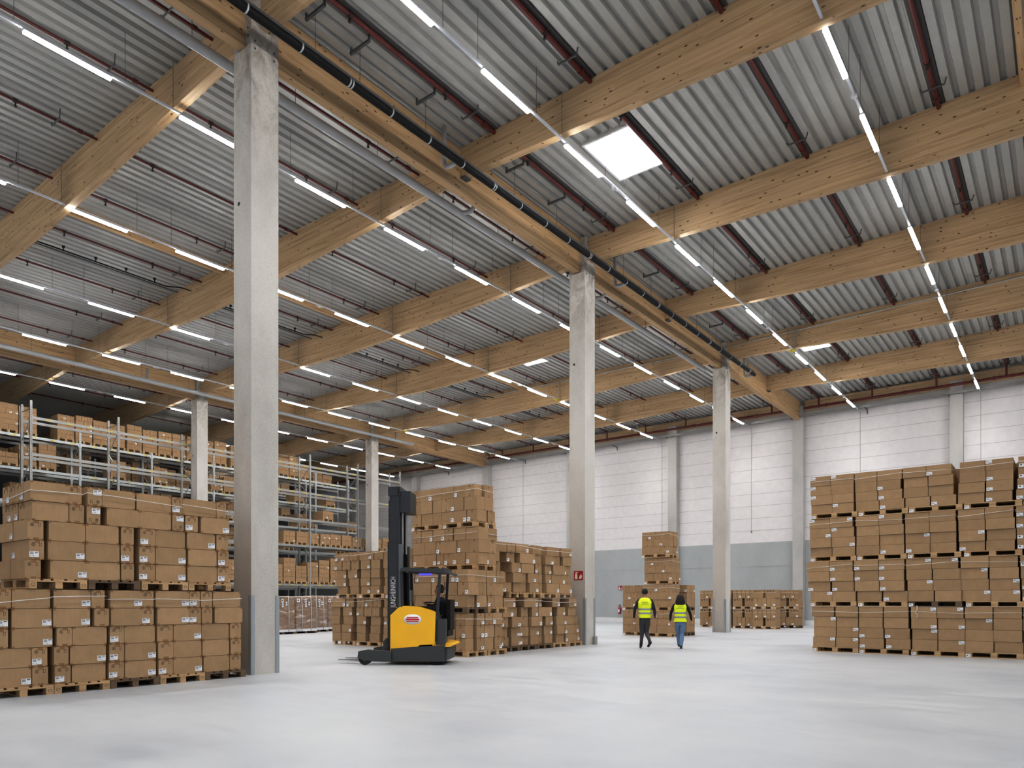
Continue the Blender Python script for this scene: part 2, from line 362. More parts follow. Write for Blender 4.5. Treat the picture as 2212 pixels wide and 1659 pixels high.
# concrete columns with forked heads
def column(x, y, label, hole=True, guard=True, stub=None):
    t = thing('concrete_column', label, 'column', (x, y, 0), kind='thing')
    mb = MB(); mb.box(-.3, .3, -.3, .3, 0, 12.1); mb.box(.125, .3, -.3, .3, 12.1, 13.22); mb.box(-.3, -.125, -.3, .3, 12.1, 13.22)
    if hole: mb.tube((-.12, -.299, 9.15), (-.12, -.302, 9.15), .045, 14, 1); mb.tube((-.12, -.3005, 9.15), (-.12, -.3035, 9.15), .036, 14, 2)
    mb.build('shaft', ['concrete', 'galv', 'black'], t)
    bolt = MB()
    for dz in (12.28, 12.43, 12.95, 13.05):
        for dx in (.2,): bolt.tube((dx, -.3, dz), (dx, -.315, dz), .02, 8)
        bolt.tube((.3, .2, dz-.25), (.315, .2, dz-.25), .02, 8); bolt.tube((.3, -.22, dz-.25), (.315, -.22, dz-.25), .02, 8)
    bolt.build('bolts', 'steel_dk', t)
    if guard:
        for sx, sy in ((1, -1), (1, 1), (-1, -1), (-1, 1)):
            g = MB(); g.box(min(sx*.31, sx*.235), max(sx*.31, sx*.235), sy*.31-.006, sy*.31+.006, 0, 1.52); g.box(sx*.31-.006, sx*.31+.006, min(sy*.31, sy*.235), max(sy*.31, sy*.235), 0, 1.52)
            g.build('corner_guard', 'guard', t)
    return t
c1 = column(-12.67, 8.12, 'tall concrete column standing nearest the camera beside the left carton stack')
c2 = column(-12.67, 20.12, 'tall concrete column with a red fire sign at the end of the carton stack')
c3 = column(-12.67, 32.12, 'tall concrete column standing alone in front of the far low pallets')
c4 = column(-36.67, 20.12, 'distant concrete column in front of racks just left of the nearest column', guard=False)
c5 = column(-36.67, 32.12, 'distant concrete column in front of racks behind the forklift', guard=False)
column(-36.67, 8.12, 'concrete column out of sight beyond the left edge', guard=False) if False else None

# main girders, one per span
for gx, segs in ((-12.67, [(-6, 7.81, 'entering the top left towards the nearest column'), (8.43, 19.81, 'between the nearest column and the sign column'), (20.43, 31.81, 'between the sign column and the third column'), (32.43, YW-.05, 'between the third column and the far wall')]),
                 (-36.67, [(-4, 19.81, 'above racks left of the distant left column'), (20.43, 31.81, 'above racks between the two distant columns'), (32.43, YW-.05, 'above racks running into far wall')])):
    for a, b, nm in segs:
        tag(MB().box(gx-.11, gx+.11, a-(.3 if a > 0 else 0), b+(.3 if b < 40 else 0), 12.12, 13.22).build('glulam_girder', 'glulam_y', None, (gx, (a+b)/2, 12.12)), 'main glulam girder '+nm, 'girder', None, 'thing')

# cross beams (fish-bellied), one per bay
def xbeam(x0, x1, y, label):
    n = 26; poly = []
    xs = [x0+(x1-x0)*i/n for i in range(n+1)]
    mb = MB(); w_ = .1
    for i in range(n):
        a, b = xs[i], xs[i+1]
        q = [(a, z_bot(a)), (b, z_bot(b)), (b, z_top(b)), (a, z_top(a))]
        v = [(X, y-w_, Z) for X, Z in q]+[(X, y+w_, Z) for X, Z in q]
        mb.add(v, [(0,1,2,3), (7,6,5,4), (0,4,5,1), (3,2,6,7)])
    for X in (x0, x1): mb.quad((X, y-w_, z_bot(X)), (X, y+w_, z_bot(X)), (X, y+w_, z_top(X)), (X, y-w_, z_top(X)))
    o = mb.build('glulam_beam', 'glulam_x', None, ((x0+x1)/2, y, 12.07))
    tag(o, label, 'beam', None, 'thing')
    return o
place = ['overhead nearest the camera', 'meeting the nearest column', 'first behind the nearest column', 'meeting the sign column', 'first behind the sign column', 'meeting the third column and carrying a conduit', 'last before the far wall']
for y, p in zip(BEAM_Y, place):
    cx = .31 if round((y-8.12) % 12, 2) in (0, 12) else .12
    if y > 3: xbeam(-12.67+cx, 11.2, y, 'glulam cross beam right of the girder, '+p)
    if y > 3: xbeam(-36.67+cx, -12.67-cx, y, 'glulam cross beam left of the girder, '+p)
    if y > 9: xbeam(-60.5, -36.67-cx, y, 'dark glulam cross beam above the racks, '+{14.12: 'leftmost', 20.12: 'behind the distant left column', 26.12: 'first right of the distant left column', 32.12: 'behind the second distant column', 38.12: 'last before the far wall'}[y])
    # hanger shoe under the beam seat
for gx in GX:
    for y in (14.12, 26.12, 38.12):
        for s in (-1, 1):
            if gx == -36.67 and s < 0: continue
            xx = gx+s*.115
            pos = {14.12: 'first beam behind the nearest column', 26.12: 'first beam behind the sign column', 38.12: 'last beam before the far wall'}[y]
            o = MB().box(min(xx, xx+s*.16), max(xx, xx+s*.16), y-.125, y+.125, 12.44, 12.47).build('beam_hanger', 'steel_dk', None, (xx, y, 12.4))
            tag(o, 'dark steel shoe on %s girder %s side under %s' % ('the near' if gx > -20 else 'the far', 'right' if s > 0 else 'left', pos), 'beam hanger')

# ridge purlins
spans = list(zip(BEAM_Y, BEAM_Y[1:]))+[(38.12, 44.0)]
near = ['nearest the camera', 'second from the camera', 'third from the camera', 'fourth from the camera', 'fifth from the camera', 'sixth from the camera', 'last before the far wall']
for xr, nm, keep in ((-23.9, 'in the left bay', range(1, 7)), (-.82, 'in the right bay at the top right edge', range(1, 4))):
    for i in keep:
        a, b = spans[i]
        tag(MB().box(xr-.07, xr+.07, a+.1, b-.1, z_top(xr)-.30, z_top(xr)).build('ridge_purlin', 'glulam_y', None, (xr, (a+b)/2, 13.1)), 'wooden ridge purlin %s, %s' % (nm, near[i]), 'purlin')

# sprinkler branch pipes
PIPES = [(-2.49, 'rightmost'), (-5.53, 'second from the right'), (-8.61, 'passing beside the big skylight'), (-11.42, 'just right of the near girder'),
         (-14.1, 'just left of the near girder'), (-16.65, 'second left of the near girder'), (-19.59, 'third left of the near girder'), (-22.45, 'fourth left of the near girder'), (-25.42, 'fifth left of the near girder'), (-28.55, 'sixth left of the near girder'), (-31.77, 'seventh left of the near girder'), (-34.73, 'last before the far girder'), (-40.5, 'first over the racks'), (-43.5, 'second over the racks'), (-46.5, 'third over the racks')]
for x, nm in PIPES:
    zc = z_top(x)-(.075 if x > -13 else .16)
    t = thing('sprinkler_pipe', 'red sprinkler pipe under the roof deck, '+nm, 'sprinkler pipe', (x, 20, zc), group='sprinkler pipes under the roof')
    y0 = 0 if x > -13 else 4 if x > -36 else 12
    part(MB().tube((x, y0, zc), (x, YW-.7, zc), .052 if x > -13 else .034, 10), 'pipe', 'red_pipe', t)
    if x > -13: part(MB().box(x-.125, x+.125, y0, YW-.4, z_top(x)-.012, z_top(x)+.002), 'valley_shade_strip', 'deck_dk', t)  # dark strip painted in place of the shaded valley around the pipe
    for a, b in spans:
        if b < y0+3: continue
        part(MB().tube((x, b-.55, zc), (x, b-.45, zc), .075 if x > -13 else .052, 10), 'coupling', 'red_pipe', t)
        for k, yh in enumerate((b-1.9, b-4.7)):
            part(MB().tube((x, yh-.05, zc), (x, yh+.05, zc), .066 if x > -13 else .048, 10).tube((x, yh, zc-.04), (x, yh, zc-.12), .018, 8).tube((x, yh, zc-.12), (x, yh, zc-.15), .034, 8), 'sprinkler_head', 'sprk', t)
        g = MB(); zz = zc-(.07 if x > -13 else .05); yb = b-1.05
        g.bar((x-.24, yb, zz), (x+.24, yb, zz), .03, .03); g.bar((x+.23, yb, zz), (x+.27, yb, z_top(x)), .026, .018); g.bar((x-.23, yb, zz), (x-.26, yb, zz+.08), .026, .018)
        part(g, 'hanger_bracket', 'steel_dk', t)
    if x > -40: part(MB().tube((x, YW-.7, zc), (x, YW-.7, 12.72), .05, 8), 'riser', 'red_pipe', t)
for a, b, nm in ((-36.2, -13.1, 'left of the near girder'), (-12.2, 2, 'right of the near girder'), (-55, -37.2, 'above the racks')):
    t = thing('sprinkler_main', 'red sprinkler main along top of far wall '+nm, 'sprinkler pipe', ((a+b)/2, YW-.7, 12.68))
    part(MB().tube((a, YW-.7, 12.68), (b, YW-.7, 12.68), .075, 12), 'pipe', 'red_pipe', t)
    for x in range(int(a)+1, int(b), 4): part(MB().tube((x-.06, YW-.7, 12.68), (x+.06, YW-.7, 12.68), .1, 12), 'coupling', 'red_pipe', t)

# black irrigation-like line with upright sprinklers (left bay), one length per field
for i, (a, b) in enumerate(spans):
    if 1 <= i <= 5:
        x = -26.3; zc = 13.02
        t = thing('black_pipe_run', 'thin black pipe with upright heads under left bay deck, field '+near[i], 'pipe', (x, a, zc))
        part(MB().path([(x, a+.15, zc), (x, b-1.0, zc), (x+.06, b-.8, zc+.03), (x+.22, b-.5, zc+.05), (x+.24, b-.15, zc+.05)], .022, 8), 'pipe', 'black', t)
        part(MB().box(x-.09, x-.05, a+.12, b-.5, zc-.06, zc-.02), 'support_rail', 'steel_dk', t)
        for k in range(5):
            yk = a+.6+k*1.0
            part(MB().tube((x, yk, zc), (x, yk, zc+.1), .018, 8).tube((x, yk, zc+.09), (x, yk, zc+.15), .045, 8, 0, .055), 'spray_head', 'black', t)

# big black drain pipe right of the near girder with its hangers, grey pipe left of it
xB, zB = -11.84, 12.2
t = thing('black_drain_pipe', 'thick black pipe hung along right side of near girder', 'pipe', (xB, 15, zB))
part(MB().tube((xB, -4, zB), (xB, 34.1, zB), .085, 16), 'pipe', 'black', t)
part(MB().box(xB-.035, xB+.035, -4, 34.0, zB+.085, zB+.14), 'carrier_rail', 'steel_dk', t)
for k, y in enumerate([6.2+1.18*i for i in range(24)]):
    r = MB()
    for d in ((0, .07) if k % 4 == 3 else (0,)): r.tube((xB, y+d-.016, zB), (xB, y+d+.016, zB), .091, 16)
    r.box(xB-.02, xB+.02, y-.02, y+.02, zB+.08, zB+.17)
    part(r, 'clamp_ring', 'galv_lt', t)
for y in [4.0, 6.0, 8.9, 10.04, 12.0, 15.4, 17.4, 21.4, 23.4, 27.4, 29.4, 33.2]:
    zt = z_top(xB)-.12
    g = MB(); g.box(xB-.3, xB+.3, y-.028, y+.028, zt-.05, zt); g.box(xB+.27, xB+.3, y-.02, y+.02, zt, zt+.13); g.box(xB-.3, xB-.27, y-.02, y+.02, zt-.06, zt+.1)
    part(g, 'strut', 'steel_dk', t); part(MB().tube((xB, y, zt), (xB, y, zB+.14), .006, 6), 'suspension_rod', 'steel_dk', t)
for k, (y, nm) in enumerate([(13.1, 'before the first cross beam'), (21.6, 'just behind the sign column'), (34.0, 'just behind the third column')]):
    z = 12.18
    tag(MB().path([(-12.28, y, 13.2), (-12.28, y, z+.2), (-12.27, y, z+.07), (-12.22, y, z), (-12.15, y, z-.02), (-11.98, y, z-.02), (-11.9, y, z)], .055, 10).build('downpipe', 'grey_pipe', None, (-12.28, y, z)), 'short grey drain elbow joining black pipe '+nm, 'pipe')
for x, z, a, b, nm, n2 in ((-13.4, 12.2, -3, 31.9, 'left side of the near girder', -12.9), (-35.6, 12.2, 0, 34.9, 'right side of the far girder above the racks', -36.2)):
    t = thing('grey_drain_pipe', 'thick grey pipe hung along '+nm, 'pipe', (x, 15, z))
    part(MB().tube((x, a, z), (x, b, z), .1, 16), 'pipe', 'grey_pipe', t)
    for y in [2.5+2.35*i for i in range(13)]:
        part(MB().tube((x, y, z+.1), (x, y, z_top(x)), .006, 6), 'suspension_rod', 'steel_dk', t)
    for y in ((14.9, 22.0) if x > -20 else (16.9, 33.5)):
        d = 1 if n2 > x else -1
        part(MB().path([(x, y-.25, z), (x, y, z+.01), (x+d*.12, y+.12, z+.02), (x+d*.3, y+.16, z+.02), (x+d*.42, y+.16, z+.12), (x+d*.42, y+.16, 12.9)], .06, 10), 'branch', 'grey_pipe', t)

# conduits on the beam at the third column
for x0, x1, xd, zd, nm in ((-12.2, 6, -9.36, 12.18, 'right of the near girder'), (-36.2, -13.1, -21.58, 12.18, 'left of the near girder')):
    y = 32.12-.125
    xs = [x0+(x1-x0)*i/12 for i in range(13)]
    tag(MB().path([(x, y, z_top(x)-.2) for x in xs], .022, 8).tube((xd, y-.02, z_top(xd)-.2), (xd, y-.02, zd), .02, 8).build('conduit', 'galv_lt', None, ((x0+x1)/2, y, 13)), 'grey conduit along face of beam at third column, '+nm, 'conduit')

# skylights
for x0, x1, y0, y1, label in ((-9.95, -8.66, 15.92, 17.8, 'large bright square skylight right of the near girder'), (-9.88, -8.72, 33.3, 35.3, 'bright skylight seen below a beam near the far wall'), (-21.6, -20.4, 27.2, 29.16, 'small bright skylight left of the sign column'), (-47.9, -46.5, 26.9, 28.2, 'bright skylight above the racks beside the distant left column')):
    zt = min(z_top(x0), z_top(x1))
    t = thing('skylight', label, 'skylight', ((x0+x1)/2, (y0+y1)/2, zt-.02))
    g = MB()
    for a in ((x0-.06, x0, y0-.06, y1+.06), (x1, x1+.06, y0-.06, y1+.06), (x0, x1, y0-.06, y0), (x0, x1, y1, y1+.06)): g.box(*a, zt-.06, zt+.1)
    part(g, 'frame', 'white', t); part(MB().box(x0, x1, y0, y1, zt-.03, zt-.01), 'dome', 'sky', t)

# light rails with luminaires
ZL = 12.15
lum_body = MB().box(-.046, .046, 0, 1.58, -.005, .03).mesh('housing', ['rail'])
lum_diff = MB().box(-.045, .045, .01, 1.57, -.045, -.005).mesh('diffuser', ['lamp'])
def area(name, p):
    l = bpy.data.lights.new(name, 'AREA'); l.shape = 'RECTANGLE'; l.size = .07; l.size_y = 1.52; l.energy = p; l.spread = R(104); l.color = (1., .985, .97); return l
LAMP, LAMP_DIM = area('strip_lens', LAMP_W), area('strip_lens_aisle', LAMP_W*.22)
RAILS = [(2.35, 5.2, 'out to the right', 0, 0), (-3.62, 5.2, 'rightmost rail', 5.28, 0), (-9.36, 5.08, 'rail under the big skylight', 3, 0), (-15.55, 5.06, 'first rail left of the near girder', -1, 0), (-21.58, 5.06, 'second rail left of the near girder', 2, 0), (-27.8, 5.06, 'third rail left of the near girder', 5, 0), (-33.2, 4.76, 'fourth rail left of the near girder', 7, 0), (-39.4, 4.9, 'first rail above the racks', 10, 1), (-45.8, 4.8, 'second rail above the racks', 20, 1)]
for x, ph, nm, ymin, dim in RAILS:
    st = []
    y = ph-3.015*4
    while y < 43.4:
        if y > (-3 if not dim else ymin): st.append(y)
        y += 3.015
    st = [q for q in st if q+1.46 < 43.7]
    t = thing('light_rail', 'thin white suspended light rail, '+nm, 'light rail', (x, 20, ZL+.03))
    part(MB().box(x-.026, x+.026, st[0]-1.2, YW-.55, ZL+.03, ZL+.075), 'track', 'rail', t)
    for q in st:
        for d in (-.15, 1.85): part(MB().tube((x, q+d, ZL+.075), (x, q+d, z_top(x)), .005, 5), 'suspension_wire', 'steel_dk', t)
    for q in st[2::4]:
        part(MB().box(x-.06, x+.06, q-.75, q-.66, ZL-.02, ZL+.03).box(x-.02, x+.02, q-.85, q-.56, ZL-.005, ZL+.03), 'motion_sensor', 'white', t)
    n = len(st)
    for k, q in enumerate(st):
        if x > 0 and k % 2: continue
        # beyond the frame the photo shows nothing of these
        lt = thing('hanging_strip_light', 'lit strip light, %s from far wall on %s' % (ORD[n-1-k], nm), 'strip light', (x, q, ZL), group='lit strip lights under the roof')
        inst('housing', lum_body, parent=lt); inst('diffuser', lum_diff, parent=lt)
        al = bpy.data.objects.new('lamp_beam', LAMP_DIM if dim else LAMP); C.objects.link(al); al.parent = lt; al.location = (0, .79, -.049)
for x, nm in ((-9.36, 'rail under the big skylight'), (-21.58, 'second rail left of near girder'), (-33.2, 'fourth rail left of near girder')):
    tag(MB().box(x-.09, x+.09, 31.6, 31.85, ZL-.02, ZL+.03).build('yellow_junction_box', 'yellow_tag', None, (x, 31.7, ZL)), 'small yellow junction box on the '+nm, 'junction box')
for x, z0, nm in ((-15.55, 5.75, 'left of the third column'), (-9.36, 5.2, 'under the end of the rail with the skylight'), (-3.62, 5.2, 'under the end of rightmost rail'), (-21.58, 5.2, 'behind the carton pile with people'), (-33.2, 5.2, 'above the carton tower')):
    t = thing('pull_cable', 'thin grey cable hanging down far wall '+nm, 'cable', (x, YW-.1, z0))
    part(MB().tube((x, YW-.06, z0), (x, YW-.06, 12.2), .012, 6), 'cable', 'panel_seam', t); part(MB().box(x-.03, x+.03, YW-.09, YW-.03, z0-.06, z0+.01), 'end_weight', 'steel_dk', t)

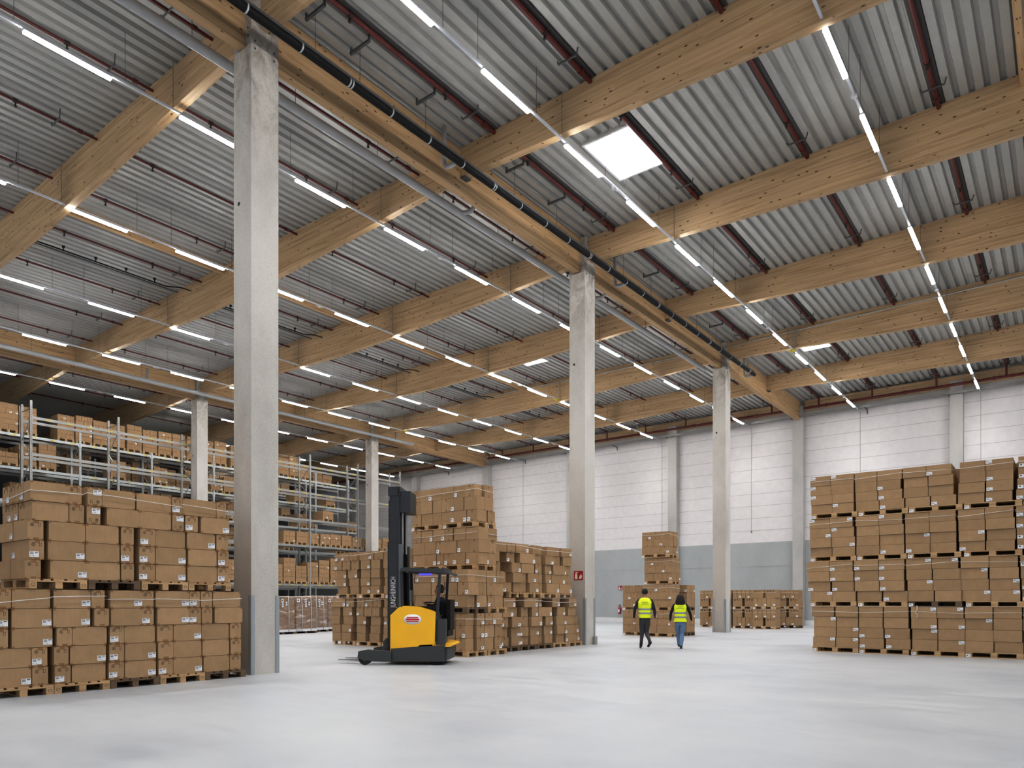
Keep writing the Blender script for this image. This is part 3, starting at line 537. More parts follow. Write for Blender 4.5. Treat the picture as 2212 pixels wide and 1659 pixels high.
# carton faces measured along each stack: (start, end, kind, label place)
BOX = {"B1":[[[3.61,3.82,"s",""],[3.83,4.33,"l",""]],[[3.6,3.78,"s","r"],[3.83,4.35,"l","r"]],[[3.59,3.78,"s",""],[3.83,4.36,"l","r"]],[[3.6,4.077,"l",""],[4.083,4.29,"s","l"]],[[3.6,4.08,"l","r"],[4.09,4.3,"s",""]]],"B2":[[[4.38,4.9,"l","r"],[4.91,5.11,"s",""]],[[4.37,4.89,"l","r"],[4.95,5.17,"s",""]],[[4.42,4.637,"s",""],[4.643,5.14,"l",""]],[[4.38,4.58,"s",""],[4.6,5.12,"l","r"]],[[4.39,4.61,"s","l"],[4.63,5.12,"l",""]]],"B3":[[[5.19,5.69,"l","r"],[5.7,5.89,"s",""]],[[5.2,5.687,"l",""],[5.693,5.89,"s","l"]],[[5.19,5.407,"s","l"],[5.413,5.91,"l",""]],[[5.18,5.41,"s","l"],[5.42,5.92,"l","r"]],[[5.17,5.41,"s","l"],[5.42,5.92,"l","r"]]],"B4":[[[5.92,6.5,"l","r"],[6.51,6.7,"s","l"]],[[5.95,6.5,"l","r"],[6.51,6.73,"s","l"]],[[5.95,6.22,"s",""],[6.23,6.73,"l","r"]],[[5.96,6.217,"s",""],[6.223,6.73,"l",""]],[[5.97,6.217,"s","l"],[6.223,6.74,"l","r"]]],"B5":[[[6.72,6.93,"s",""],[6.95,7.49,"l",""]],[[6.74,6.93,"s",""],[6.98,7.53,"l",""]],[[6.74,7.26,"l",""],[7.28,7.5,"s",""]],[[6.75,7.26,"l",""],[7.29,7.5,"s",""]],[[6.77,7.26,"l",""],[7.28,7.5,"s",""]]],"U1":[[[4.06,4.567,"l",""],[4.573,4.77,"s",""]],[[4.09,4.58,"l",""],[4.59,4.8,"s",""]],[[4.03,4.24,"s",""],[4.31,4.82,"l",""]],[[4.05,4.25,"s","l"],[4.3,4.81,"l","r"]],[[3.99,4.2,"s",""],[4.33,4.84,"l","r"]]],"U2":[[[4.85,5.06,"s","i"],[5.07,5.58,"l",""]],[[4.84,5.04,"s","i"],[5.14,5.65,"l",""]],[[4.83,5.32,"l",""],[5.36,5.56,"s",""]],[[4.82,5.33,"l",""],[5.35,5.55,"s","l"]],[[4.84,5.34,"l",""],[5.36,5.56,"s",""]]],"U3":[[[5.61,6.19,"l",""],[6.2,6.38,"s","l"]],[[5.65,6.18,"l",""],[6.2,6.4,"s","i"]],[[5.66,5.91,"s","l"],[5.92,6.43,"l",""]],[[5.65,5.91,"s","l"],[5.92,6.44,"l","r"]],[[5.65,5.917,"s","l"],[5.923,6.44,"l","r"]]],"U4":[[[6.39,7.01,"l",""],[7.02,7.21,"s",""]],[[6.44,6.67,"s","l"],[6.72,7.26,"l","r"]],[[6.47,6.99,"l","r"],[7.02,7.25,"s",""]],[[6.49,7.02,"l",""],[7.04,7.25,"s","l"]],[[6.48,7.03,"l",""],[7.04,7.25,"s","l"]]],"S41":[[[-5.8,-5.27,"d","l"],[-5.26,-4.67,"d","l"]],[[-5.8,-5.26,"d","l"],[-5.25,-4.67,"d",""]],[[-5.79,-5.22,"d","l"],[-5.21,-4.67,"d",""]],[[-5.78,-5.22,"d",""],[-5.21,-4.67,"d","l"]]],"S42":[[[-4.64,-4.1,"d",""],[-4.09,-3.5,"d",""]],[[-4.63,-4.1,"d",""],[-4.09,-3.53,"d","L"]],[[-4.62,-4.08,"d",""],[-4.06,-3.49,"d","L"]],[[-4.61,-4.04,"d",""],[-4.02,-3.44,"d","L"]]],"S43":[[[-3.47,-2.94,"d",""],[-2.93,-2.37,"d","L"]],[[-3.45,-2.9,"d",""],[-2.88,-2.33,"d",""]],[[-3.45,-2.89,"d",""],[-2.88,-2.33,"d",""]],[[-3.41,-2.85,"d",""],[-2.82,-2.27,"d","L"]]],"S44":[[[-2.19,-1.66,"d",""],[-1.65,-1.08,"d","l"]],[[-2.19,-1.64,"d",""],[-1.63,-1.08,"d","L"]],[[-2.22,-1.66,"d",""],[-1.63,-1.08,"d","L"]],[[-2.23,-1.67,"d",""],[-1.64,-1.1,"d","L"]]],"S45":[[[-0.98,-0.5,"d","L"]],[[-0.98,-0.5,"d","L"]],[[-1.0,-0.51,"d","L"]],[[-1.02,-0.52,"d","L"]]],"S31":[[[-5.83,-5.29,"d","l"],[-5.28,-4.7,"d","r"]],[[-5.82,-5.26,"d","R"],[-5.25,-4.67,"d","l"]],[[-5.81,-5.25,"d",""],[-5.24,-4.64,"d","R"]],[[-5.8,-5.24,"d",""],[-5.22,-4.64,"d",""]]],"S32":[[[-4.62,-4.06,"d",""],[-4.05,-3.49,"d","l"]],[[-4.6,-4.04,"d",""],[-4.03,-3.45,"d",""]],[[-4.6,-4.04,"d",""],[-4.02,-3.45,"d",""]],[[-4.6,-4.03,"d",""],[-4.01,-3.44,"d","L"]]],"S33":[[[-3.42,-2.87,"d",""],[-2.86,-2.28,"d",""]],[[-3.41,-2.86,"d",""],[-2.85,-2.27,"d",""]],[[-3.41,-2.85,"d","r"],[-2.84,-2.27,"d",""]],[[-3.4,-2.85,"d","L"],[-2.84,-2.27,"d",""]]],"S34":[[[-2.23,-1.67,"d",""],[-1.66,-1.08,"d",""]],[[-2.22,-1.66,"d",""],[-1.64,-1.05,"d",""]],[[-2.21,-1.66,"d","r"],[-1.62,-1.03,"d",""]],[[-2.2,-1.66,"d","L"],[-1.63,-1.05,"d",""]]],"S35":[[[-1.02,-0.55,"d","L"]],[[-1.02,-0.52,"d","L"]],[[-1.01,-0.51,"d","L"]],[[-1.0,-0.51,"d","L"]]],"S21":[[[-5.89,-5.303,"d",""],[-5.297,-4.7,"d","L"]],[[-5.87,-5.29,"d",""],[-5.28,-4.68,"d","L"]],[[-5.87,-5.28,"d","L"],[-5.23,-4.67,"d","L"]],[[-5.8,-5.22,"d","r"],[-5.21,-4.62,"d",""]]],"S22":[[[-4.66,-4.06,"d","L"],[-4.05,-3.44,"d","L"]],[[-4.65,-4.06,"d","L"],[-4.05,-3.45,"d","L"]],[[-4.64,-4.04,"d",""],[-4.02,-3.44,"d","L"]],[[-4.58,-3.98,"d",""],[-3.94,-3.36,"d","L"]]],"S23":[[[-3.4,-2.82,"d","r"],[-2.81,-2.23,"d","r"]],[[-3.39,-2.81,"d",""],[-2.78,-2.19,"d",""]],[[-3.36,-2.78,"d","r"],[-2.77,-2.17,"d",""]],[[-3.34,-2.76,"d",""],[-2.73,-2.15,"d",""]]],"S24":[[[-2.17,-1.58,"d",""],[-1.57,-0.99,"d",""]],[[-2.19,-1.6,"d","r"],[-1.56,-0.97,"d",""]],[[-2.17,-1.58,"d",""],[-1.56,-0.95,"d","r"]],[[-2.14,-1.54,"d","r"],[-1.53,-0.94,"d","r"]]],"S25":[[[-0.94,-0.47,"d","L"]],[[-0.93,-0.46,"d",""]],[[-0.91,-0.44,"d","L"]],[[-0.9,-0.44,"d","L"]]],"S11":[[[-5.76,-5.18,"d",""],[-5.13,-4.56,"d",""]],[[-5.71,-5.13,"d","r"],[-5.11,-4.56,"d",""]],[[-5.71,-5.13,"d",""],[-5.11,-4.55,"d","r"]],[[-5.73,-5.14,"d","r"],[-5.12,-4.55,"d","r"]]],"S12":[[[-4.54,-3.95,"d",""],[-3.92,-3.34,"d",""]],[[-4.53,-3.95,"d",""],[-3.92,-3.34,"d",""]],[[-4.53,-3.93,"d","L"],[-3.9,-3.31,"d","L"]],[[-4.52,-3.92,"d","L"],[-3.87,-3.29,"d","L"]]],"S13":[[[-3.28,-2.7,"d","r"],[-2.69,-2.11,"d","r"]],[[-3.27,-2.69,"d","R"],[-2.67,-2.08,"d","R"]],[[-3.25,-2.68,"d","r"],[-2.66,-2.08,"d",""]],[[-3.25,-2.68,"d",""],[-2.66,-2.08,"d","r"]]],"S14":[[[-2.08,-1.5,"d",""],[-1.48,-0.91,"d",""]],[[-2.07,-1.5,"d","r"],[-1.48,-0.9,"d",""]],[[-2.07,-1.483,"d",""],[-1.477,-0.9,"d",""]],[[-2.07,-1.48,"d",""],[-1.46,-0.88,"d",""]]],"S15":[[[-0.88,-0.41,"d",""]],[[-0.88,-0.41,"d",""]],[[-0.87,-0.41,"d",""]],[[-0.87,-0.41,"d",""]]],"T4":[[[[-14.57,-14.29,"e","{"],[-14.28,-13.833,"f","}"],[-13.827,-13.453,"f",""],[-13.447,-13.023,"f",""],[-13.017,-12.623,"f","{"],[-12.617,-12.29,"e",""]],[[14.14,14.57,"f",""],[14.58,14.92,"e",""]]],[[[-14.6,-14.26,"e",""],[-14.25,-13.81,"f",""],[-13.77,-13.453,"f",""],[-13.447,-13.113,"e",""],[-13.107,-12.66,"f","{"],[-12.63,-12.2,"f",""]],[[14.25,14.57,"e","}"],[14.58,14.93,"f",""]]],[[[-14.56,-14.23,"e",""],[-14.22,-13.79,"f",""],[-13.77,-13.453,"f",""],[-13.447,-13.01,"f","}"],[-13.0,-12.56,"f","}"],[-12.54,-12.19,"e","{"]],[[14.27,14.64,"f",""],[14.71,15.01,"e",""]]]],"T3":[[[[-14.56,-14.24,"e",""],[-14.23,-13.8,"f","}"],[-13.77,-13.35,"f","}"],[-13.34,-13.04,"e",""],[-13.0,-12.59,"f",""],[-12.58,-12.14,"f",""]],[[14.32,14.63,"e",""],[14.66,15.07,"f",""]]],[[[-14.56,-14.11,"f",""],[-14.1,-13.673,"f",""],[-13.667,-13.383,"e","{"],[-13.377,-12.92,"f",""],[-12.89,-12.46,"f","{"],[-12.45,-12.13,"e",""]],[[14.34,14.74,"f",""],[14.76,15.07,"e",""]]],[[[-14.54,-14.09,"f","{"],[-14.08,-13.66,"f","}"],[-13.62,-13.383,"e","{"],[-13.377,-13.053,"e","{"],[-13.047,-12.61,"f","{"],[-12.58,-12.15,"f","{"]],[[14.32,14.62,"e",""],[14.64,15.06,"f","{"]]]],"T2":[[[[-14.91,-14.42,"f",""],[-14.39,-13.89,"f",""],[-13.86,-13.27,"f","{"],[-13.25,-12.81,"f","{"],[-12.8,-12.43,"f","}"],[-12.41,-11.99,"f","{"]],[[13.66,13.967,"e",""],[13.973,14.38,"f",""]],[[14.42,14.81,"f","}"],[14.82,15.12,"e",""]]],[[[-14.91,-14.37,"f","{"],[-14.34,-13.97,"e",""],[-13.94,-13.27,"f",""],[-13.25,-12.8,"e",""],[-12.78,-12.35,"f","{"],[-12.32,-11.96,"e","}"]],[[13.7,14.05,"f",""],[14.09,14.39,"e",""]],[[14.43,14.73,"e",""],[14.74,15.12,"f",""]]],[[[-14.91,-14.42,"f",""],[-14.39,-13.89,"f","{"],[-13.86,-13.27,"f",""],[-13.25,-12.85,"e",""],[-12.84,-12.45,"f",""],[-12.43,-12.02,"f","{"]],[[13.64,13.95,"e",""],[14.0,14.4,"f","{"]],[[14.46,14.73,"e","{"],[14.74,15.09,"f",""]]]],"T1":[[[[-14.91,-14.42,"f",""],[-14.39,-13.89,"f","{"],[-13.86,-13.27,"f",""],[-13.25,-12.79,"e","{"],[-12.78,-12.41,"f",""],[-12.39,-12.07,"e",""]],[[13.57,13.98,"f",""],[14.01,14.31,"e","}"]],[[14.35,14.65,"e",""],[14.66,15.05,"f","{"]]],[[[-14.91,-14.42,"f",""],[-14.39,-13.89,"f",""],[-13.86,-13.27,"f","{"],[-13.25,-12.79,"e",""],[-12.78,-12.41,"f",""],[-12.39,-12.07,"e","}"]],[[13.58,13.96,"f",""],[14.01,14.31,"e","}"]],[[14.34,14.73,"f","{"],[14.76,15.05,"e",""]]],[[[-14.91,-14.42,"f",""],[-14.39,-13.89,"f",""],[-13.86,-13.27,"f",""],[-13.25,-12.79,"e","{"],[-12.78,-12.41,"f",""],[-12.39,-12.06,"e",""]],[[13.59,13.96,"f",""],[14.01,14.3,"e","}"]],[[14.33,14.69,"f",""],[14.73,15.04,"e","}"]]]],"G2":[[[15.0,15.31,"e",""],[15.34,15.84,"f",""],[15.89,16.24,"e",""],[16.28,16.87,"f","}"],[17.15,17.59,"e",""],[17.83,18.19,"f",""],[18.2,18.53,"e",""],[18.57,19.14,"f","}"]],[[15.03,15.5,"f",""],[15.91,16.26,"e","{"],[16.45,17.17,"f","}"],[17.25,17.59,"e",""],[17.73,18.127,"f","}"],[18.133,18.59,"e","{"],[18.67,19.15,"f",""]],[[15.34,15.63,"e",""],[16.09,16.52,"f","}"],[16.53,17.15,"f",""],[17.28,17.6,"e","{"],[17.75,18.08,"e","}"],[18.13,18.75,"f",""],[18.77,19.12,"e","{"]],[[15.34,15.76,"f",""],[16.11,16.517,"f",""],[16.523,16.75,"e",""],[16.85,17.24,"f","}"],[17.28,17.61,"e",""],[17.75,18.03,"e","}"],[18.06,18.79,"f","}"],[18.8,19.12,"e",""]],[[15.73,16.09,"e","{"],[16.17,16.597,"f",""],[16.603,16.75,"e",""],[16.88,17.31,"f","}"],[17.32,17.59,"e",""],[17.75,18.42,"f","}"],[18.44,19.13,"f","}"]]],"G1":[[[15.68,16.21,"f","}"],[16.65,17.31,"f","}"],[17.32,17.6,"e","}"],[18.08,18.48,"f","}"],[18.96,19.37,"f","}"]],[[15.68,16.157,"f","}"],[16.163,16.33,"e",""],[16.57,16.89,"e",""],[17.03,17.33,"f","}"],[17.34,18.02,"f","}"],[18.35,18.79,"f","}"],[18.94,19.37,"f",""]],[[15.64,15.94,"e","{"],[16.04,16.43,"f","}"],[16.45,16.9,"e","{"],[16.97,17.5,"f","}"],[17.51,17.62,"e",""],[17.71,18.08,"f","}"],[18.31,18.73,"f",""],[18.75,19.24,"f","{"],[19.32,19.62,"e",""]],[[15.64,15.94,"e",""],[16.06,16.46,"f","}"],[16.48,16.9,"e","{"],[16.96,17.387,"f","}"],[17.393,17.62,"e",""],[17.67,18.1,"f","}"],[18.31,18.72,"f",""],[18.75,19.21,"f","{"],[19.25,19.62,"e","}"]],[[15.63,15.99,"e","{"],[16.06,16.51,"f","}"],[16.52,16.92,"e","{"],[16.96,17.36,"f",""],[17.37,17.62,"e",""],[17.67,18.08,"f",""],[18.29,18.72,"f",""],[18.77,19.23,"f","{"],[19.25,19.64,"e","}"]]],"H2":[[[-19.13,-18.793,"e","{"],[-18.787,-18.41,"f","{"],[-18.38,-18.02,"e",""],[-17.88,-17.473,"f",""],[-17.467,-17.25,"e","{"],[-17.2,-16.8,"e",""],[-16.75,-16.4,"e",""],[-16.37,-15.89,"f","{"],[-15.88,-15.52,"f",""]],[[-19.11,-18.75,"e","{"],[-18.71,-18.34,"e",""],[-18.3,-17.94,"e",""],[-17.81,-17.39,"f","}"],[-17.34,-16.93,"f",""],[-16.75,-16.34,"f",""],[-16.28,-15.89,"f","{"],[-15.86,-15.52,"e","{"]],[[-19.03,-18.56,"f","}"],[-18.46,-18.02,"f","}"],[-17.82,-17.39,"f",""],[-17.33,-16.93,"f",""],[-16.73,-16.34,"f",""],[-16.28,-15.89,"f",""],[-15.86,-15.52,"f",""]],[[-19.0,-18.54,"f","}"],[-18.41,-17.95,"f",""],[-17.81,-17.39,"f","}"],[-17.36,-16.94,"f",""],[-16.73,-16.34,"f",""],[-16.28,-15.89,"f",""],[-15.86,-15.52,"f",""]],[[-18.95,-18.5,"f",""],[-18.37,-17.95,"f",""],[-17.8,-17.39,"f","}"],[-17.35,-16.94,"f","}"],[-16.73,-16.34,"f",""],[-16.28,-15.89,"f",""],[-15.86,-15.52,"f",""]]],"H1":[[[-19.3,-18.58,"f","}"],[-18.54,-18.17,"e","{"],[-18.01,-17.66,"e",""],[-17.65,-17.28,"e","{"],[-17.26,-16.91,"e",""],[-16.75,-16.4,"e",""],[-16.34,-15.89,"f",""]],[[-19.28,-18.87,"f",""],[-18.72,-18.27,"f","}"],[-18.05,-17.71,"e","{"],[-17.64,-17.3,"e",""],[-17.26,-16.93,"e",""],[-16.76,-16.4,"e",""],[-16.34,-15.89,"f",""]],[[-19.27,-18.85,"f",""],[-18.7,-18.24,"f",""],[-18.02,-17.59,"f","}"],[-17.35,-16.91,"f",""],[-16.75,-16.4,"f","{"],[-16.34,-15.89,"f",""]],[[-19.26,-18.83,"f",""],[-18.74,-18.27,"f","}"],[-18.04,-17.62,"f",""],[-17.38,-16.93,"f",""],[-16.76,-16.4,"f",""],[-16.34,-15.89,"f",""]],[[-19.25,-18.82,"f",""],[-18.75,-18.3,"f",""],[-18.03,-17.62,"f",""],[-17.4,-16.94,"f",""],[-16.76,-16.4,"f",""],[-16.34,-15.89,"f",""]]]}
# ------------------------------------------------------------------ pallets
def pallet_meshes(w, d, mat, marks):
    """EUR pallet: w along local x (front), d along local +y; front face at y=0"""
    deck = MB()
    nb = 5 if w > 1 else 7
    if w > 1:   # long side in front: deck boards run along x
        ws = [.145, .1, .145, .1, .145]; y = 0; gap = (d-sum(ws))/4
        for b in ws: deck.box(0, w, y, y+b, .122, .144); y += b+gap
        for x in (0, w/2-.0725, w-.145): deck.box(x, x+.145, 0, d, .1, .122)
    else:       # short side in front: boards seen end-on
        ws = [.145, .1, .145, .1, .145]; x = 0; gap = (w-sum(ws))/4
        for b in ws: deck.box(x, x+b, 0, d, .122, .144); x += b+gap
        for y in (0, d/2-.0725, d-.145): deck.box(0, w, y, y+.145, .1, .122)
    skids = []
    for k in range(3):
        s = MB()
        if w > 1:
            y = (0, d/2-.05, d-.1)[k]
            s.box(0, w, y, y+.1, 0, .022)
            for x in (0, w/2-.0725, w-.145): s.box(x, x+.145, y, y+.1, .022, .1)
        else:
            x = (0, w/2-.05, w-.1)[k]
            s.box(x, x+.1, 0, d, 0, .022)
            for y in (0, d/2-.0725, d-.145): s.box(x, x+.1, y, y+.145, .022, .1)
        skids.append(s)
    if marks and w <= 1:
        for c in (.05, w-.05):
            for i in range(16):
                a, b = 2*PI*i/16, 2*PI*(i+1)/16
                skids[0 if c < .5 else 2].quad((c+.03*math.cos(a), -.001, .061+.022*math.sin(a)), (c+.03*math.cos(b), -.001, .061+.022*math.sin(b)), (c+.024*math.cos(b), -.001, .061+.017*math.sin(b)), (c+.024*math.cos(a), -.001, .061+.017*math.sin(a)), 1)
    mats = [mat, 'ink']
    return deck.mesh('top_deck', mats), [s.mesh('skid', mats) for s in skids]
PM = {}
tag_me = None
def label_mesh(w, h, rich):
    m = MB()
    m.box(-w/2, w/2, -.0012, 0, -h/2, h/2, 0)
    def ink(x0, x1, z0, z1, mi=1): m.quad((x0*w-w/2, -.0018, z0*h-h/2), (x1*w-w/2, -.0018, z0*h-h/2), (x1*w-w/2, -.0018, z1*h-h/2), (x0*w-w/2, -.0018, z1*h-h/2), mi)
    rnd = random.Random(3)
    if rich:
        x = .08
        while x < .44: q = rnd.choice((.008, .014, .02)); ink(x, x+q, .48, .80); x += q+rnd.choice((.01, .016))
        ink(.06, .44, .86, .92, 2); ink(.56, .92, .78, .90, 1); ink(.55, .80, .62, .66, 2); ink(.08, .15, .2, .3, 1); ink(.24, .34, .2, .27, 2); ink(.42, .48, .18, .32, 1); ink(.60, .63, .18, .26, 2)
    else:
        ink(.22, .44, .42, .72, 1); ink(.55, .66, .60, .70, 2); ink(.62, .82, .26, .34, 1); ink(.10, .16, .5, .62, 2)
    return m.mesh('shipping_label', ['label', 'ink', 'grey_ink'])
LAB = {'big': label_mesh(.125, .085, True), 'mid': label_mesh(.105, .10, False), 'wide': label_mesh(.14, .075, False), 'tag': label_mesh(.10, .075, False), 'small': label_mesh(.12, .08, False)}
LAB2 = MB(); LAB2.box(-.065, .065, -.0012, 0, -.04, .04, 0)
for i in range(4): LAB2.quad((-.055+.0*i, -.0018, .015-.008*i), (-.01+.012*(i % 2), -.0018, .015-.008*i), (-.01+.012*(i % 2), -.0018, .019-.008*i), (-.055, -.0018, .019-.008*i), 1)
LAB2.quad((.0, -.0018, -.03), (.055, -.0018, -.03), (.055, -.0018, -.018), (.0, -.0018, -.018), 1)
LAB['right'] = LAB2.mesh('shipping_label', ['label', 'grey_ink'])
def pallet(loc, rz, w, d, label, dark=False, tagpos=None, group='wooden pallets', detail=True):
    key = (w, d, dark)
    if key not in PM: PM[key] = pallet_meshes(w, d, 'pallet_dk' if dark else 'pallet', not dark)
    t = thing('pallet', label, 'pallet', loc, rz, group)
    de, sk = PM[key]
    inst('top_deck', de, parent=t)
    for s in sk: inst('skid', s, parent=t)
    if tagpos is not None:
        q = inst('paper_tag', LAB['tag'], (tagpos*w, -.002, .05), 0, t); q.rotation_euler = (0, R(random.uniform(-8, 8)), 0)
    return t

# ------------------------------------------------------------------ cartons
class Load: pass
CARTONS = []
def carton_geo(mb, w, d, h, kind, lab, o=None):
    """front face at y=0, x centred, z from 0; o transforms points when baked into a shared mesh"""
    mb.box(-w/2, w/2, 0, d, 0, h, 0)
    e = -.0012
    def q(x0, x1, z0, z1, mi, yy=e): mb.quad((x0, yy, z0), (x1, yy, z0), (x1, yy, z1), (x0, yy, z1), mi)
    if kind == 's':
        inv_ = 'i' in lab
        q(-w*.13, w*.22, h-.045, h-.001, 1); q(-w*.15, w*.2, .001, .034, 1)
        for cx in (-w/2+.001, w/2-.026): q(cx, cx+.025, h-.02, h-.001, 1); q(cx, cx+.025, .001, .02, 1)
        f = (lambda x, z: (-x, h-z)) if inv_ else (lambda x, z: (x, z))
        def s4(pts, mi=2): mb.add([(f(x, z)[0], e*1.6, f(x, z)[1]) for x, z in pts], [tuple(range(len(pts)))], mi)
        cx, cz = -w*.22, h-.062
        for dx, dz in ((0, .012), (-.012, -.008), (.012, -.008)):
            for i in range(10):
                a, b = 2*PI*i/10, 2*PI*(i+1)/10; r0, r1 = .0095, .0145
                s4([(cx+dx+r1*math.cos(a), cz+dz+r1*math.sin(a)), (cx+dx+r1*math.cos(b), cz+dz+r1*math.sin(b)), (cx+dx+r0*math.cos(b), cz+dz+r0*math.sin(b)), (cx+dx+r0*math.cos(a), cz+dz+r0*math.sin(a))])
        s4([(cx-.018, cz-.032), (cx+.018, cz-.032), (cx+.018, cz-.027), (cx-.018, cz-.027)])
        ax = w*.25
        s4([(ax-.016, cz-.030), (ax+.016, cz-.030), (ax+.016, cz-.025), (ax-.016, cz-.025)])
        for d_ in (-.0125, .0125):
            s4([(ax+d_-.002, cz-.026), (ax+d_+.002, cz-.026), (ax+d_+.002, cz+.012), (ax+d_-.002, cz+.012)])
            s4([(ax+d_-.0075, cz+.010), (ax+d_+.0075, cz+.010), (ax+d_, cz+.022)])
    elif kind == 'l':
        for x0 in (-w/2+.001, w/2-.036):
            q(x0, x0+.035, h-.03, h-.001, 1); q(x0, x0+.035, .001, .024, 1)
    elif kind == 'e':
        q(-.025, .025, h-.075, h-.001, 1); q(-.025, .025, .001, .06, 1)
    elif kind == 'b':     # bottle carton with three dark marks
        cz = h-.09
        for i in range(12):
            a, b = 2*PI*i/12, 2*PI*(i+.55)/12; r1 = .052
            mb.add([(-w*.27, e*2, cz), (-w*.27+r1*math.cos(a), e*2, cz+r1*math.sin(a)), (-w*.27+r1*math.cos(b), e*2, cz+r1*math.sin(b))], [(0,1,2)], 2)
        mb.add([(-.022, e*2, cz+.055), (.022, e*2, cz+.055), (.024, e*2, cz+.0), (.005, e*2, cz-.022), (.005, e*2, cz-.05), (.016, e*2, cz-.058), (-.016, e*2, cz-.058), (-.005, e*2, cz-.05), (-.005, e*2, cz-.022), (-.024, e*2, cz)], [tuple(range(10))], 2)
        for d_ in (-.03, .03): q(w*.27+d_-.007, w*.27+d_+.007, cz-.05, cz+.035, 2, e*2); mb.add([(w*.27+d_-.02, e*2, cz+.03), (w*.27+d_+.02, e*2, cz+.03), (w*.27+d_, e*2, cz+.06)], [(0,1,2)], 2)
    # taped top seam
    if kind in 'sle': q(-w/2+.0, w/2, h-.0025, h-.0008, 1, -.0008)
LABPOS = {'l': ('big', -1, 0), 'r': ('big', 1, 0), 'i': ('big', 1, 1)}
def add_carton(u0, u1, z0, z1, plane, dep, ori, kind, lab, desc, jit=.012):
    CARTONS.append(dict(u0=u0, u1=u1, z0=z0, z1=z1, plane=plane, dep=dep, ori=ori, kind=kind, lab=lab, desc=desc, jit=random.uniform(-jit, jit)))
def label_spec(c):
    k, l, w, h = c['kind'], c['lab'], c['u1']-c['u0'], c['z1']-c['z0']
    if not l: return None
    if k in 'sl':
        if l == 'i': return ('big', w/2-.066, h-.075)
        return ('big', (-w/2+.066) if l == 'l' else (w/2-.066), .075)
    if k == 'd':
        m = LAB['right']; s = -1 if l in 'lL' else 1
        return ('right', s*(w/2-.07), h-.05 if l in 'lr' else .055)
    if k in 'ef':
        s = -1 if '{' in l else 1
        return ('mid', s*(w/2-.056), .06+.02*((c['u0']*7) % 1))
    return ('small', -w/2+.08 if l == 'l' else w/2-.08, .06)
def strap(pts, label, name='strapping_band'):
    """flat white band following points on the load's faces"""
    tag(MB().path(pts, .006, 6).build(name, 'strap', None, pts[0]), label, 'strap', 'white straps around the pallet loads')

rowname = ['top', 'second', 'third', 'fourth', 'bottom']
def rowword(i, n): return 'bottom row' if i == n-1 else 'top row' if i == 0 else ORD[i]+' row down'
# --- stack beside the nearest column (faces +x)
XL = -12.2
ZLO = [1.59, 1.30, 1.01, .72, .43, .144]; ZUP = [3.21, 2.915, 2.625, 2.33, 2.035, 1.745]
coln = {'5': 'beside', '4': 'second from', '3': 'third from', '2': 'fourth from', '1': 'fifth from'}
Y_LO = {'B1': 3.575, 'B2': 4.38, 'B3': 5.185, 'B4': 5.99, 'B5': 6.79}; Y_UP = {'U1': 4.045, 'U2': 4.86, 'U3': 5.68, 'U4': 6.49}
def kindword(k): return {'s': 'square end-on carton', 'l': 'long carton', 'd': 'long carton', 'e': 'taped carton end', 'f': 'plain carton', 'b': 'bottle carton'}[k]
for key in ('B1', 'B2', 'B3', 'B4', 'B5', 'U1', 'U2', 'U3', 'U4'):
    up = key[0] == 'U'; zz = ZUP if up else ZLO
    n = int(key[1])+(1 if up else 0)
    where = ('upper' if up else 'lower')+' load '+coln[str(n)]+' nearest column'
    for i, row in enumerate(BOX[key]):
        for j, (a, b, k, l) in enumerate(row):
            dep = .58
            if key == 'U1' and j == 0: dep = .27 if i < 2 else .56
            if i < 2 and key == 'U1' and k == 'l': dep = .27
            add_carton(a, b, zz[i+1]+.001, zz[i]-.001, XL, dep, 'X', k, l, ('left' if j == 0 else 'right', i, 5, where))
    y0 = (Y_UP if up else Y_LO)[key]
    dark = key in ('U2', 'B3', 'B5')
    pallet((XL+.02, y0, 1.6 if up else 0), R(90), .795, 1.2, ('dark weathered' if dark else 'pale wooden')+' pallet under '+where, dark)
    # strap across the front of the top row
    a = BOX[key][0][0][0]; b = BOX[key][0][-1][1]
    zt = zz[0]; za, zb = {'B1': (-.21, -.13), 'B2': (-.115, -.10), 'B3': (-.15, -.15), 'B4': (-.14, -.16), 'B5': (-.17, -.13), 'U1': (-.15, -.135), 'U2': (-.10, -.125), 'U3': (-.13, -.17), 'U4': (-.12, -.16)}[key]
    xs = XL+.022
    pts = [(xs, a-.01, zt+za), (xs, (a+b)/2, zt+(za+zb)/2+.004), (xs, b+.008, zt+zb)]
    if up: pts = [(XL-1.1, a-.03, zt+za-.09)]+pts
    else: pts = [(XL-.3, a-.012, zt+za)]+pts
    strap(pts+[(XL-.3, b+.012, zt+zb)], 'white strap around '+where)
# end face of the upper load that turns the corner (faces -y)
for i in range(5):
    yf = BOX['U1'][i][0][0]
    xs = [-12.49, -12.78, -13.07, -13.36] if i < 2 else [-12.78, -13.37]
    x1 = -12.475 if i < 2 else -12.765
    cells = [(-12.77, -12.48), (-13.065, -12.775), (-13.36, -13.07)] if i < 2 else [(-13.37, -12.80)]
    for j, (a, b) in enumerate(cells):
        add_carton(a, b, ZUP[i+1]+.001, ZUP[i]-.001, yf, .55, 'Y', 's' if i < 2 else 'l', 'r' if (i+j) % 3 != 1 else '', (['nearest the corner', 'middle one', 'farthest from the corner'][j], i, 5, 'end face of upper load'))
